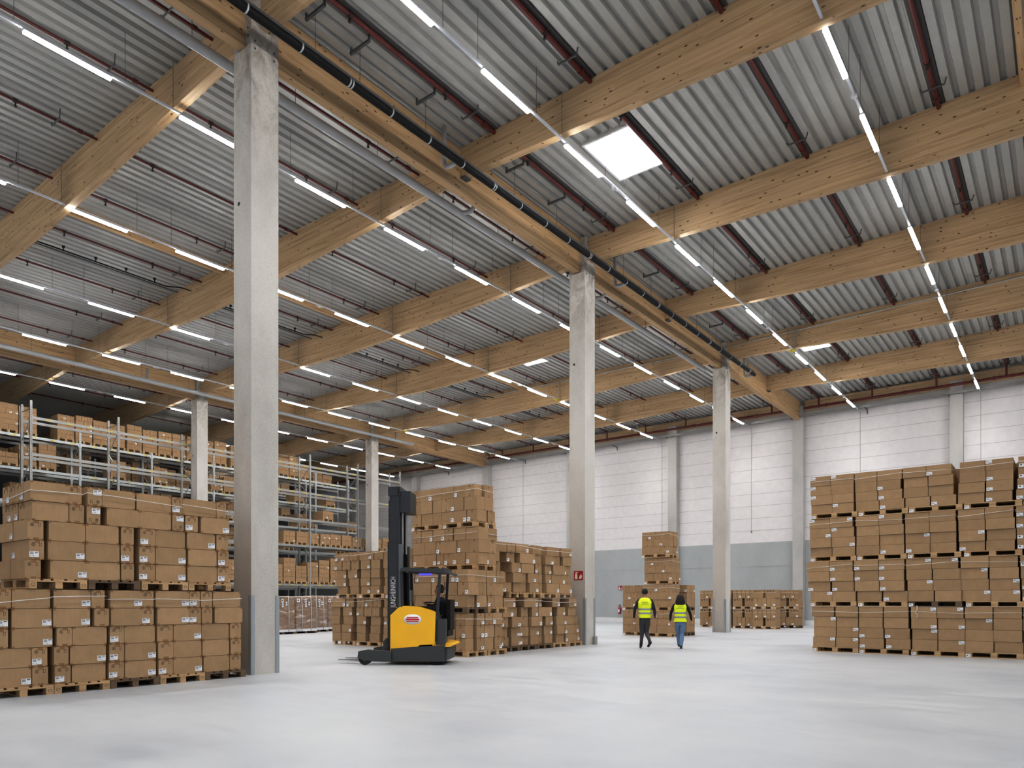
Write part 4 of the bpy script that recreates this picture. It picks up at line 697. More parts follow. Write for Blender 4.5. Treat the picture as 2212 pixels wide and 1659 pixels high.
# a further load half hidden behind it at the picture's edge
for i in range(5):
    for j, (a, b) in enumerate(((-14.6, -14.25), (-14.24, -13.9))):
        add_carton(a, b, ZUP[i+1], ZUP[i]-.002, 4.45, .6, 'Y', 's', '', (['left', 'right'][j], i, 5, 'half-hidden load at left edge'))
for i in range(5):
    add_carton(-14.6, -13.95, ZLO[i+1], ZLO[i]-.002, 4.4, .6, 'Y', 'l', '', ('only', i, 5, 'hidden lower load at picture edge'))
pallet((-14.9, 4.4, 1.6), 0, 1.2, .8, 'pale wooden pallet under the half-hidden load at left picture edge')
pallet((-14.9, 4.35, 0), 0, 1.2, .8, 'pale wooden pallet on the floor behind the left stack at picture edge')

# --- wall of cartons on the right (faces -y)
ZS = {1: [1.265, .985, .70, .42, .145], 2: [2.53, 2.25, 1.97, 1.69, 1.415], 3: [3.73, 3.46, 3.19, 2.92, 2.675], 4: [4.92, 4.65, 4.39, 4.13, 3.875]}
PZ = {1: 0, 2: 1.27, 3: 2.53, 4: 3.73}
PX = {(1, 1): -5.75, (1, 2): -4.53, (1, 3): -3.28, (1, 4): -2.07, (1, 5): -.86, (2, 1): -5.80, (2, 2): -4.56, (2, 3): -3.34, (2, 4): -2.06, (2, 5): -.82,
      (3, 1): -5.80, (3, 2): -4.58, (3, 3): -3.36, (3, 4): -2.10, (3, 5): -.86, (4, 1): -5.77, (4, 2): -4.55, (4, 3): -3.33, (4, 4): -2.10, (4, 5): -.88}
tier = {1: 'floor tier', 2: 'second tier up', 3: 'third tier up', 4: 'top tier'}
YR = 21.3
for lv in (1, 2, 3, 4):
    for cl in (1, 2, 3, 4, 5):
        key = 'S%d%d' % (lv, cl); where = 'right wall, %s, %s' % (tier[lv], 'edge column' if cl == 5 else ORD[cl-1]+' column')
        for i, row in enumerate(BOX[key]):
            for j, (a, b, k, l) in enumerate(row):
                add_carton(a, b, ZS[lv][i+1]+.001, ZS[lv][i]-.001, YR, .78, 'Y', 'd', l, ('left' if j == 0 else 'right', i, 4, where), .024)
        pallet((PX[lv, cl], YR-.01, PZ[lv]), 0, 1.2, .8, 'wooden pallet under '+where, (lv, cl) in ((2, 3), (4, 5)), .05)
        a = BOX[key][0][0][0]; b = BOX[key][0][-1][1]; zt = ZS[lv][0]; dz = (((lv*5+cl*3) % 7)-3)*.012
        strap([(a-.012, YR+.35, zt-.15), (a-.012, YR-.02, zt-.15-dz), ((a+b)/2, YR-.022, zt-.14), (b+.012, YR-.02, zt-.13+dz), (b+.012, YR+.4, zt-.13)], 'white strap around '+where)
# loose strap tail on the third column, floor tier
tag(MB().path([(-3.14, YR-.02, 1.30), (-3.13, YR-.05, 1.2), (-3.17, YR-.05, 1.12), (-3.12, YR-.04, 1.06), (-3.15, YR-.03, .98), (-3.10, YR-.03, .95)], .008, 6).build('loose_strap_end', 'strap', None, (-3.14, YR, 1.1)), 'curled loose white strap end hanging on right wall, floor tier, third column', 'strap')

# --- tower behind the forklift
ZT = {'T4': [4.49, 4.17, 3.82, 3.51], 'T3': [3.36, 3.04, 2.70, 2.385], 'T2': [2.225, 1.90, 1.575, 1.26], 'T1': [1.11, .80, .47, .145]}
tn = {'T1': 'floor tier', 'T2': 'second tier up', 'T3': 'third tier up', 'T4': 'top tier'}
for key in ('T1', 'T2', 'T3', 'T4'):
    hi = key in ('T3', 'T4'); XR, YF = (-12.2, 14.25) if hi else (-12.0, 13.65)
    for i, row in enumerate(BOX[key]):
        fr, rt = row[0], row[1]; n = len(fr)
        for j, (a, b, k, l) in enumerate(fr):
            last = j == n-1
            dep = .46
            if last:
                b = XR+.0 if abs(b-XR) > .1 else b
                dep = rt[0][1]-YF-.006
                fr_x = (a, b)
            add_carton(a, b, ZT[key][i+1]+.001, ZT[key][i]-.001, YF, dep, 'Y', k, l, (ORD[j]+' from the left', i, 3, 'tower front, '+tn[key]), .004 if last else .012)
        for j, (a, b, k, l) in enumerate(rt[1:]):
            add_carton(a, b, ZT[key][i+1]+.001, ZT[key][i]-.001, XR, .42, 'X', k, l, ('beside the corner one', i, 3, 'tower side, '+tn[key]))
        if not hi:
            for j, (a, b, k, l) in enumerate(row[2]):
                add_carton(a, b, ZT[key][i+1]+.001, ZT[key][i]-.001, XR, .42, 'X', k, l, (('second' if j == 0 else 'third')+' behind the corner', i, 3, 'tower side, '+tn[key]))
    zt = ZT[key][0]
    x0 = BOX[key][0][0][0][0]; ye = (BOX[key][0][2] if not hi else BOX[key][0][1])[-1][1]
    pz = {'T1': 0, 'T2': 1.115, 'T3': 2.24, 'T4': 3.366}[key]
    for m in range(2):
        pallet((XR-1.21*(m+1), YF-.01, pz), 0, 1.2, .8, 'wooden pallet under tower front, %s, %s' % (tn[key], 'corner load' if m == 0 else 'left load'), key == 'T2', .06 if hi else None)
    if not hi: pallet((XR+.01, YF+.81, pz), R(90), .795, 1.2, 'wooden pallet under tower side rear load, '+tn[key])
    zm = zt-.14
    strap([(x0, YF-.02, zm-.05), ((x0+XR)/2, YF-.02, zm-.02), (XR+.02, YF-.018, zm), (XR+.02, (YF+ye)/2, zm-.02), (XR+.02, ye, zm-.03)], 'white strap around tower, '+tn[key])

# --- low stack between tower and sign column (faces +x)
ZG = {'G1': [1.51, 1.24, .965, .68, .40, .145], 'G2': [3.07, 2.80, 2.52, 2.23, 1.95, 1.67]}
XG = -12.45
for key in ('G1', 'G2'):
    where = ('lower' if key == 'G1' else 'upper')+' half of sign-column stack'
    for i, row in enumerate(BOX[key]):
        for j, (a, b, k, l) in enumerate(row):
            add_carton(a, b, ZG[key][i+1]+.001, ZG[key][i]-.001, XG-(.05 if k == 'e' else 0), .45 if k == 'f' else .6, 'X', k, l, (ORD[len(row)-1-j]+' from the column', i, 5, where), .03)
    for m in range(5 if key == 'G1' else 4):
        y = (15.6+.83*m) if key == 'G1' else (15.9+.81*m)
        pallet((XG+.03, y, 0 if key == 'G1' else 1.525), R(90), .795, 1.2, 'wooden pallet in %s, %s from column' % (where, ORD[(5 if key == 'G1' else 4)-1-m]), key == 'G1' and m < 3)
    a = BOX[key][0][0][0]; b = BOX[key][0][-1][1]
    strap([(XG+.035, a, ZG[key][0]-.08), (XG+.04, a+1.4, ZG[key][0]-.06), (XG+.04, a+2.6, ZG[key][0]-.13), (XG+.035, b, ZG[key][0]-.12)], 'white strap around '+where)

# --- stack behind the forklift mast (faces -y)
ZH = {'H1': [1.50, 1.23, .94, .67, .41, .145], 'H2': [2.99, 2.72, 2.43, 2.15, 1.90, 1.655]}
YH = 15.15
for key in ('H1', 'H2'):
    where = ('lower' if key == 'H1' else 'upper')+' half of stack behind mast'
    for i, row in enumerate(BOX[key]):
        for j, (a, b, k, l) in enumerate(row):
            add_carton(a, b, ZH[key][i+1]+.001, ZH[key][i]-.001, YH, .4, 'Y', k, l, (ORD[j]+' from the left', i, 5, where), .025)
    for m in range(3):
        x = [-19.2, -18.0, -16.79][m] if key == 'H1' else [-19.0, -17.85, -16.64][m]
        pallet((x, YH-.03, 0 if key == 'H1' else 1.51), 0, 1.15, .8, 'wooden pallet under %s, %s from left' % (where, ORD[m]), False, .04)
    a = BOX[key][0][0][0]
    strap([(a, YH-.03, ZH[key][0]-.09), (a+.9, YH-.032, ZH[key][0]-.11), (a+1.9, YH-.032, ZH[key][0]-.06), (a+2.6, YH-.032, ZH[key][0]-.02)], 'white strap around '+where)

# --- carton pile behind the two people
def block(x, y, z, wx, dy, rows, rh, nx, ny, kinds, where, side=True, labs=0):
    """a pallet load: front cartons (face -y) and side cartons (face +x) with the right outline"""
    for i in range(rows):
        z1 = z+rh*(rows-i); z0 = z1-rh+.002
        off = random.uniform(-.03, .03)
        cut = [x+wx*q/nx for q in range(nx+1)]
        if (i % 2) and nx > 2: cut = [x]+[x+wx*(q+.25)/nx for q in range(1, nx)]+[x+wx]
        for j in range(nx):
            last = j == nx-1
            add_carton(cut[j]+.004, cut[j+1]-.004, z0, z1, y+off*.4, dy/ny-.01 if last and side else dy*.45, 'Y', kinds[(i+j) % len(kinds)], '}' if (i*3+j*5+labs) % 4 == 0 and kinds[0] in 'ef' else ('r' if kinds[0] == 'b' and (i+j) % 2 else ''), (ORD[j]+' from left', i, rows, where+' front'), .004)
        if side:
            for j in range(1, ny):
                add_carton(y+dy*j/ny+.004, y+dy*(j+1)/ny-.004, z0, z1, x+wx+off*.4, .4, 'X', kinds[(i+j+1) % len(kinds)], '}' if (i+j+labs) % 3 == 0 and kinds[0] in 'ef' else '', (ORD[j]+' from corner', i, rows, where+' side'), .004)
PX0 = -13.72
for lv, (x, y, z) in enumerate(((PX0, 26.45, 0), (PX0, 26.5, 1.05), (PX0-.03, 26.6, 2.12), (PX0-.12, 26.55, 3.19))):
    nm = 'people pile, %s' % ['floor tier', 'second tier', 'third tier', 'top tier'][lv]
    pallet((x, y-.01, z), 0, 1.2, .8, 'wooden pallet under '+nm+' centre load', False, .04)
    block(x, y, z+.146, 1.2, .8, 3, .298, 3 if lv > 1 else 2 if lv == 0 else 2, 2, 'fef', nm)
    strap([(x-.01, y+.4, z+.92), (x-.01, y-.02, z+.92), (x+.6, y-.022, z+.90), (x+1.215, y-.02, z+.93), (x+1.22, y+.8, z+.87)], 'white strap around '+nm+' centre load')
for lv, z in enumerate((0, 1.05)):
    nm = 'people pile left load, %s' % ['floor tier', 'second tier'][lv]
    pallet((-14.95, 26.95, z), 0, 1.2, .8, 'wooden pallet under '+nm, False, .04)
    block(-14.95, 26.96, z+.146, 1.2, .8, 3, .298, 2 if lv == 0 else 4, 2, 'ef', nm, False, 1)
    nm = 'people pile rear right load, %s' % ['floor tier', 'second tier'][lv]
    pallet((-13.62, 27.75, z), 0, 1.2, .8, 'dark pallet under '+nm, True, .8)
    block(-13.62, 27.76, z+.146, 1.2, .8, 3, .298, 3, 2, 'fe', nm, True, 2)
# --- low far pallets in front of the wall (bottle cartons)
for g, (x, y) in enumerate(((-16.35, 38.3), (-15.35, 37.35), (-14.12, 37.35), (-12.95, 37.1), (-12.45, 39.3))):
    for lv, z in enumerate((0, 1.02)):
        nm = 'far low pallets, %s load, %s' % (['leftmost', 'second', 'third', 'fourth', 'rightmost'][g], ['lower', 'upper'][lv])
        pallet((x, y-.01, z), 0, 1.15, .8, 'wooden pallet under '+nm, g == 4 and lv == 0, .05)
        for i in range(2):
            z1 = z+.146+.43*(2-i); z0 = z1-.428
            wide = (i+lv+g) % 2 == 0
            cells = [(.0, .5), (.64, 1.15)] if wide else [(.0, .22), (.235, .45), (.465, .68), (.695, .9), (.915, 1.13)]
            for j, (a, b) in enumerate(cells):
                add_carton(x+a, x+b, z0, z1, y, .78 if j == len(cells)-1 else .5, 'Y', 'b' if wide else 'f', 'r' if wide and j and g == 4 else '}' if (not wide and (j+g) % 2) else '', (ORD[j]+' from left', i, 2, nm), .01)
        strap([(x-.01, y-.02, z+.86), (x+.6, y-.022, z+.87), (x+1.16, y-.02, z+.84)], 'white strap around '+nm)

# ------------------------------------------------------------------ pallet racks
def rack(x0, y0, nb, label, levels=(2.5, 4.9, 6.52, 8.18, 9.85), top=10.55, mat='galv', depth=1.1, pitch=3.8, tags=True):
    t = thing('pallet_rack', label, 'rack', (x0, y0, 0))
    xa, xb = x0, x0-depth
    for i in range(nb+1):
        y = y0+pitch*i
        g = MB()
        for x in (xa, xb):
            g.box(x-.045, x+.045, y-.05, y+.05, .01, top); g.box(x-.1, x+.1, y-.08, y+.08, 0, .012)
            if x == xa and i < 4 and tags:
                for k in range(int(top/.11)): g.box(x+.0455, x+.0465, y-.012, y+.012, .1+k*.11, .14+k*.11, 1)
        z = .3; s = 1
        g.bar((xa, y, .25), (xb, y, .25), .03, .03); g.bar((xa, y, top-.35), (xb, y, top-.35), .03, .03)
        while z < top-1.2:
            g.bar((xa if s > 0 else xb, y, z), (xb if s > 0 else xa, y, z+.95), .03, .03); z += .95; s = -s
        part(g, 'upright_frame', [mat, 'steel_dk'], t)
        if i == nb: break
        for z in levels:
            for q, x in enumerate((xa-.01, xb+.01)):
                g = MB(); g.box(x-.025, x+.025, y+.05, y+pitch-.05, z-.13, z); g.box(x-.03, x+.03, y+.05, y+.09, z-.2, z+.03); g.box(x-.03, x+.03, y+pitch-.09, y+pitch-.05, z-.2, z+.03)
                if q == 0 and tags and (z > 9 or z < 3 or (z > 8 and i > 0)):
                    for k in range(4): g.box(x+.025, x+.028, y+.60+k*.9, y+.84+k*.9, z-.095, z-.05, 1)
                part(g, 'beam', [mat, 'yellow_tag'], t)
    return t
rack(-37.3, 12.45, 6, 'front row of grey pallet racking with mostly empty upper shelves')
rack(-41.8, 12.45, 6, 'second row of pallet racking, bright grey, top shelf packed with cartons', mat='galv_lt')
rack(-43.05, 12.45, 6, 'third row of racking directly behind packed second row', mat='galv', tags=False)
rack(-49.3, 16.25, 5, 'rearmost row of pallet racking deep in the dark bay', mat='galv', tags=False)
rr = random.Random(11)
def rack_row(x0, y0, y1, z, fill, hmin, hmax, depth=1.1):
    y = y0+.12
    while y < y1-.9:
        if rr.random() < fill:
            h = rr.uniform(hmin, hmax); rows = max(1, int(round(h/.27))); rh = h/rows
            wtot = rr.uniform(.77, .83); xf = x0-rr.uniform(-.02, .08)
            RACKPAL.append((xf, y, z))
            for i in range(rows):
                n = rr.choice((1, 2, 2, 3)); oo = rr.uniform(-.015, .015)
                for j in range(n):
                    a = y+oo+wtot*j/n; b = y+oo+wtot*(j+1)/n-.012
                    add_carton(a, b, z+.146+rh*i, z+.146+rh*(i+1)-.004, xf, .5, 'X', rr.choice('sef') if n > 1 else 'f', '}' if rr.random() < .18 else '', (ORD[j], min(i, 3), 4, 'rack'), .01)
                add_carton(xf-.99, xf-.52, z+.146+rh*i, z+.146+rh*(i+1)-.004, y+.005, wtot*.9, 'Y', 'f', '', ('rear', 0, 4, 'rack'), .0)
        y += .87
RACKPAL = []
Yr = lambda i: 12.45+3.8*i
# second row: packed top, patchy below
rack_row(-41.75, Yr(0), Yr(3)+1, 9.86, .98, 1.22, 1.36)
rack_row(-41.75, Yr(3)+1, Yr(5), 9.86, .6, .7, 1.3)
rack_row(-41.75, Yr(0), Yr(2), 8.19, .4, .4, 1.2); rack_row(-43.0, Yr(4), Yr(6), 9.86, .4, .5, 1.2)
rack_row(-49.25, 16.3, 35, 9.86, .8, .9, 1.3); rack_row(-49.25, 16.3, 35, 8.19, .7, .5, 1.2); rack_row(-49.25, 16.3, 35, 6.53, .6, .5, 1.2)
rack_row(-41.75, Yr(2), Yr(6), 8.19, .25, .3, .9)
rack_row(-41.75, Yr(0), Yr(6), 6.53, .35, .3, .9)
rack_row(-43.0, Yr(0), Yr(4), 8.19, .5, .5, 1.2); rack_row(-43.0, Yr(0), Yr(4), 9.86, .5, .6, 1.2); rack_row(-43.0, Yr(0), Yr(4), 6.53, .6, .5, 1.2)
rack_row(-41.75, Yr(2), Yr(6), 4.91, .6, .4, .9)
# front row: cartons on the lower shelves right of the nearest column
rack_row(-37.25, Yr(3)+1.8, Yr(6), 4.91, .95, .55, .72); rack_row(-37.25, Yr(4), Yr(5)+2, 6.53, .4, .4, .7)
rack_row(-37.25, Yr(3), Yr(6), 2.51, .85, .8, 1.7); rack_row(-37.25, Yr(0), Yr(3), 2.51, .4, .5, 1.5); rack_row(-37.25, Yr(3), Yr(6), 0, .8, .7, 1.6)
rack_row(-37.25, Yr(1), Yr(3), 6.53, .15, .3, .6)
# rear rows added behind the visible loads to darken the gaps (only glimpsed)
def rear(x0, x1, y0, y1, zr, n, ori, plane, dep):
    for lo, hi in zr:
        for i in range(n):
            a, b = (x0+(x1-x0)*i/n+.01, x0+(x1-x0)*(i+1)/n-.01) if ori == 'Y' else (y0+(y1-y0)*i/n+.01, y0+(y1-y0)*(i+1)/n-.01)
            for k in range(3): add_carton(a, b, lo+.146+(hi-lo-.146)*k/3, lo+.146+(hi-lo-.146)*(k+1)/3-.004, plane, dep, ori, 'f', '', ('rear', 0, 4, 'hidden'), .0)
        REARPAL.append((x0, x1, y0, y1, lo))
REARPAL = []
rear(-5.75, -.3, 22.12, 22.95, [(0, 1.26), (1.27, 2.52), (2.53, 3.72), (3.73, 4.9)], 5, 'Y', 22.12, .8)
rear(-14.65, -13.45, 5.3, 7.6, [(0, 1.58), (1.6, 3.18)], 3, 'X', -13.45, 1.1)
rear(-14.65, -13.45, 2.4, 4.2, [(0, 1.58)], 2, 'X', -13.45, 1.1)
rear(-14.4, -13.28, 14.52, 15.05, [(0, 1.1), (1.12, 2.2)], 3, 'Y', 14.52, .5)
rear(-14.5, -13.7, 15.9, 19.5, [(0, 1.5), (1.52, 3.0)], 4, 'X', -13.7, .8)
rear(-19.1, -15.6, 16.0, 16.8, [(0, 1.48), (1.51, 2.95)], 3, 'Y', 16.0, .8)
g = MB()
for x, y, z in RACKPAL:
    g.box(x-1.05, x, y, y+.8, z+.12, z+.144)
    for q in (0, .35, .7): g.box(x-1.05, x, y+q, y+q+.1, z+.002, z+.12)
for x0, x1, y0, y1, lo in REARPAL:
    g.box(x0, x1, y0, y1, lo+.1, lo+.144); g.box(x0, x1, y0+.02, y0+.06, lo+.002, lo+.1); g.box(x0+.02, x0+.06, y0, y1, lo+.002, lo+.1); g.box(x1-.06, x1-.02, y0, y1, lo+.002, lo+.1)  # rear pallets closed with boards so no light shows through
o = g.build('rack_pallets', 'pallet'); tag(o, 'many small wooden pallets under the cartons on the racks', 'pallet', None, 'stuff')

# ------------------------------------------------------------------ build the cartons
def world_corners(c):
    y0 = c['plane']-(0 if c['ori'] == 'X' else 0)
    if c['ori'] == 'X': return [(c['plane'], u, z) for u in (c['u0'], c['u1']) for z in (c['z0'], c['z1'])]
    return [(u, c['plane'], z) for u in (c['u0'], c['u1']) for z in (c['z0'], c['z1'])]
for c in CARTONS:
    p = [px_of(*q) for q in world_corners(c)]
    xs = [min(max(q[0], 0), W_) for q in p]; ysx = [min(max(q[1], 0), H_) for q in p]
    c['area'] = (max(xs)-min(xs))*(max(ysx)-min(ysx))
    w3 = c['desc'][3]
    c['z1'] -= .003
    if 'hidden' in w3 or w3 == 'rack': c['area'] *= .0
    if c['ori'] == 'Y' and c['plane'] == YH and c['u1'] > -16.78: c['area'] *= .05
    if w3.startswith('tower front') and ('floor' in w3 or 'second' in w3) and c['u1'] < -12.9: c['area'] *= .02
    if w3.startswith('people pile'): c['area'] *= .8
    if c['plane'] == XG and c['u0'] < 15.6: c['area'] *= .3
order = sorted(range(len(CARTONS)), key=lambda i: -CARTONS[i]['area'])
KEEP = set(order[:310])
print('cartons', len(CARTONS), 'smallest kept', CARTONS[order[309]]['area'])
labels_seen = {}
stuff = MB(); stuff_lab = MB(); stuff_ink = MB()
SM = ['card', 'tape', 'ink', 'card_dk']
def adj(c):
    w = c['u1']-c['u0']
    return kindword(c['kind'])
for i, c in enumerate(CARTONS):
    w = c['u1']-c['u0']; h = c['z1']-c['z0']; um = (c['u0']+c['u1'])/2
    if c['ori'] == 'X': loc = (c['plane']+c['jit'], um, c['z0']); rz = R(90)
    else: loc = (um, c['plane']+c['jit'], c['z0']); rz = 0
    ls = label_spec(c)
    if i in KEEP:
        m = MB(); carton_geo(m, w, c['dep'], h, c['kind'], c['lab'])
        o = inst('carton', m.mesh('carton', SM), loc, rz)
        pos, ri, rn, where = c['desc']
        kw = kindword(c['kind'])
        if ls: kw = 'labelled '+kw
        lab = '%s, %s, %s, %s' % (kw, rowword(ri, rn), pos, where)
        if lab in labels_seen: print('DUP', lab)
        labels_seen[lab] = 1
        tag(o, lab, 'carton', 'brown cartons stacked on pallets')
        if ls: inst('shipping_label', LAB[ls[0]], (ls[1], -.003, ls[2]), 0, o)
    else:
        m = MB(); carton_geo(m, w, c['dep'], h, c['kind'] if c['kind'] != 's' or c['area'] > 0 else 'e', c['lab'])
        if c['ori'] == 'X': T_ = lambda q: (loc[0]-q[1], loc[1]+q[0], loc[2]+q[2])
        else: T_ = lambda q: (loc[0]+q[0], loc[1]+q[1], loc[2]+q[2])
        stuff.add([T_(q) for q in m.v], [], 0); base = len(stuff.v)-len(m.v)
        for f, mi in zip(m.f, m.m): stuff.f.append([k+base for k in f]); stuff.m.append(mi); stuff.sm.append(False)
        if ls:
            lx, lz = ls[1], ls[2]
            a, b = .055, .04
            v = [T_(q) for q in ((lx-a, -.003, lz-b), (lx+a, -.003, lz-b), (lx+a, -.003, lz+b), (lx-a, -.003, lz+b))]
            stuff.add(v, [(0,1,2,3)], 4)
            v = [T_(q) for q in ((lx-a*.6, -.004, lz-b*.1), (lx, -.004, lz-b*.1), (lx, -.004, lz+b*.6), (lx-a*.6, -.004, lz+b*.6))]
            stuff.add(v, [(0,1,2,3)], 2)
o = stuff.build('distant_cartons', SM+['label']); tag(o, 'many smaller brown cartons on the racks and the pallets farther back', 'carton', None, 'stuff')

# ------------------------------------------------------------------ film-wrapped pallets on the floor left of the forklift
for k, (x, y, w, d, h, nm) in enumerate(((-26.75, 17.85, 1.2, 1.0, 1.62, 'nearest the tall concrete column'), (-26.95, 19.2, 1.15, 1.0, 1.62, 'second from the tall concrete column'), (-27.7, 20.6, .95, 1.0, 1.66, 'third from the tall concrete column'), (-28.0, 21.75, .95, 1.0, 1.66, 'half hidden by the stack behind the mast'))):
    t = thing('wrapped_pallet_load', 'brown goods wrapped in clear film, '+nm, 'wrapped load', (x, y, 0), R(90), 'film-wrapped pallet loads')
    rings = []
    for z, s in ((.15, .99), (.2, 1.0), (.8, 1.012), (1.4, 1.0), (h-.03, .99), (h, .96)):
        a, b = w/2*s, d/2*s; c_ = .05; cx, cy = w/2, d/2
        rings.append([(cx+px, cy+py, z) for px, py in ((-a+c_, -b), (a-c_, -b), (a, -b+c_), (a, b-c_), (a-c_, b), (-a+c_, b), (-a, b-c_), (-a, -b+c_))])
    mb = MB().loft(rings); mb.sm = [False]*len(mb.f)
    mb.build('wrapped_goods', 'film', t)
    MB().loft([[(w/2+sx*(w/2+.012), d/2+sy*(d/2+.012), z) for sx, sy in ((-1, -1), (1, -1), (1, 1), (-1, 1))] for z in (.09, .15, .2)], caps=False).build('film_skirt', 'film_white', t)
    for xx in (.3*w, .72*w):
        MB().path([(xx, -.02, .1), (xx+.01, -.025, .9), (xx-.02, -.02, 1.5), (xx-.01, .0, h+.01), (xx-.01, d, h+.01)], .014, 6).build('strap', 'strap', t)
    for q, (lx, lz, sw) in enumerate(((w*.45, 1.45, .1), (w*.62, 1.32, .08), (w*.46, 1.25, .08), (w*.12, 1.46, .16))):
        MB().box(lx-sw/2, lx+sw/2, -.034, -.03, lz-.08, lz+.08, 0).box(lx-sw*.3, lx+sw*.2, -.036, -.034, lz-.03, lz+.04, 1).build('shipping_label', ['label', 'grey_ink'], t)
    de, sk = PM[(1.15, .8, False)]
    g = MB(); g.box(0, w, 0, d, .1, .144)
    for xx in (0, w/2-.05, w-.1): g.box(xx, xx+.1, 0, d, 0, .1)
    g.build('pallet', 'pallet_dk', t)

# ------------------------------------------------------------------ text helper
def text_mesh(body, size, mat, name, parent, loc, rot, extr=.001, align='CENTER', sx=1.):
    cu = bpy.data.curves.new(name, 'FONT'); cu.body = body; cu.size = size; cu.align_x = align; cu.align_y = 'CENTER'; cu.extrude = extr
    tmp = bpy.data.objects.new('tmp_text', cu); C.objects.link(tmp)
    dg = bpy.context.evaluated_depsgraph_get(); me = bpy.data.meshes.new_from_object(tmp.evaluated_get(dg)); me.name = name
    bpy.data.objects.remove(tmp); bpy.data.curves.remove(cu)
    me.materials.clear(); me.materials.append(M[mat])
    o = bpy.data.objects.new(name, me); C.objects.link(o); o.parent = parent; o.location = loc; o.rotation_euler = rot; o.scale = (sx, 1, 1)
    return o

# ------------------------------------------------------------------ people
def skin_body(name, joints, edges, parent, mats, face_mat, sub=2, root=0):
    me = bpy.data.meshes.new(name); me.from_pydata([j[0] for j in joints], edges, [])
    ob = bpy.data.objects.new(name, me); C.objects.link(ob)
    sk = ob.modifiers.new('skin', 'SKIN'); sk.use_smooth_shade = True
    for i, j in enumerate(joints):
        r = j[1]; me.skin_vertices[0].data[i].radius = (r, r) if not isinstance(r, tuple) else r
    me.skin_vertices[0].data[root].use_root = True
    ss = ob.modifiers.new('sub', 'SUBSURF'); ss.levels = sub; ss.render_levels = sub
    dg = bpy.context.evaluated_depsgraph_get(); m2 = bpy.data.meshes.new_from_object(ob.evaluated_get(dg))
    bpy.data.objects.remove(ob)
    m2.name = name; m2.materials.clear()
    for m in mats: m2.materials.append(M[m])
    for p in m2.polygons: p.material_index = face_mat(p.center); p.use_smooth = True
    o = bpy.data.objects.new(name, m2); C.objects.link(o); o.parent = parent
    return o
def ell(cx, cy, z, rx, ry, n=20, t0=0, tilt=0):
    return [(cx+rx*math.cos(2*PI*i/n+t0), cy+ry*math.sin(2*PI*i/n+t0), z+tilt*math.sin(2*PI*i/n+t0)) for i in range(n)]
def superell(cx, cy, z, rx, ry, n=24, p=2.6):
    r = []
    for i in range(n):
        a = 2*PI*i/n; c_, s_ = math.cos(a), math.sin(a)
        r.append((cx+rx*math.copysign(abs(c_)**(2/p), c_), cy+ry*math.copysign(abs(s_)**(2/p), s_), z))
    return r
def hand(t, wrist, d, side, s=1.):
    """relaxed hand: palm and four unequal fingers plus thumb; d points down the forearm; fingers curl toward +y (forward)"""
    w = Vector(wrist); d = Vector(d).normalized(); fwd = Vector((0, 1, 0)); fwd = (fwd-d*fwd.dot(d)).normalized(); lat = d.cross(fwd)
    J = [(w-d*.03, .024*s), (w+d*.02, .026*s), (w+d*.06, .030*s)]; E = [(0, 1), (1, 2)]
    for k, (off, ln) in enumerate(((-.027, .062), (-.009, .074), (.009, .070), (.026, .054))):
        b = w+d*.075+fwd*off*s
        i = len(J)
        J += [(b, .0105*s), (b+d*ln*.45*s+lat*side*.006, .0095*s), (b+d*ln*.8*s+lat*side*.020, .0085*s), (b+d*ln*.98*s+lat*side*.036, .0075*s)]
        E += [(2, i), (i, i+1), (i+1, i+2), (i+2, i+3)]
    i = len(J); b = w+d*.03+fwd*.028*s
    J += [(b, .012*s), (b+d*.03*s+fwd*.018*s, .0105*s), (b+d*.055*s+fwd*.022*s, .009*s)]; E += [(1, i), (i, i+1), (i+1, i+2)]
    return J, E
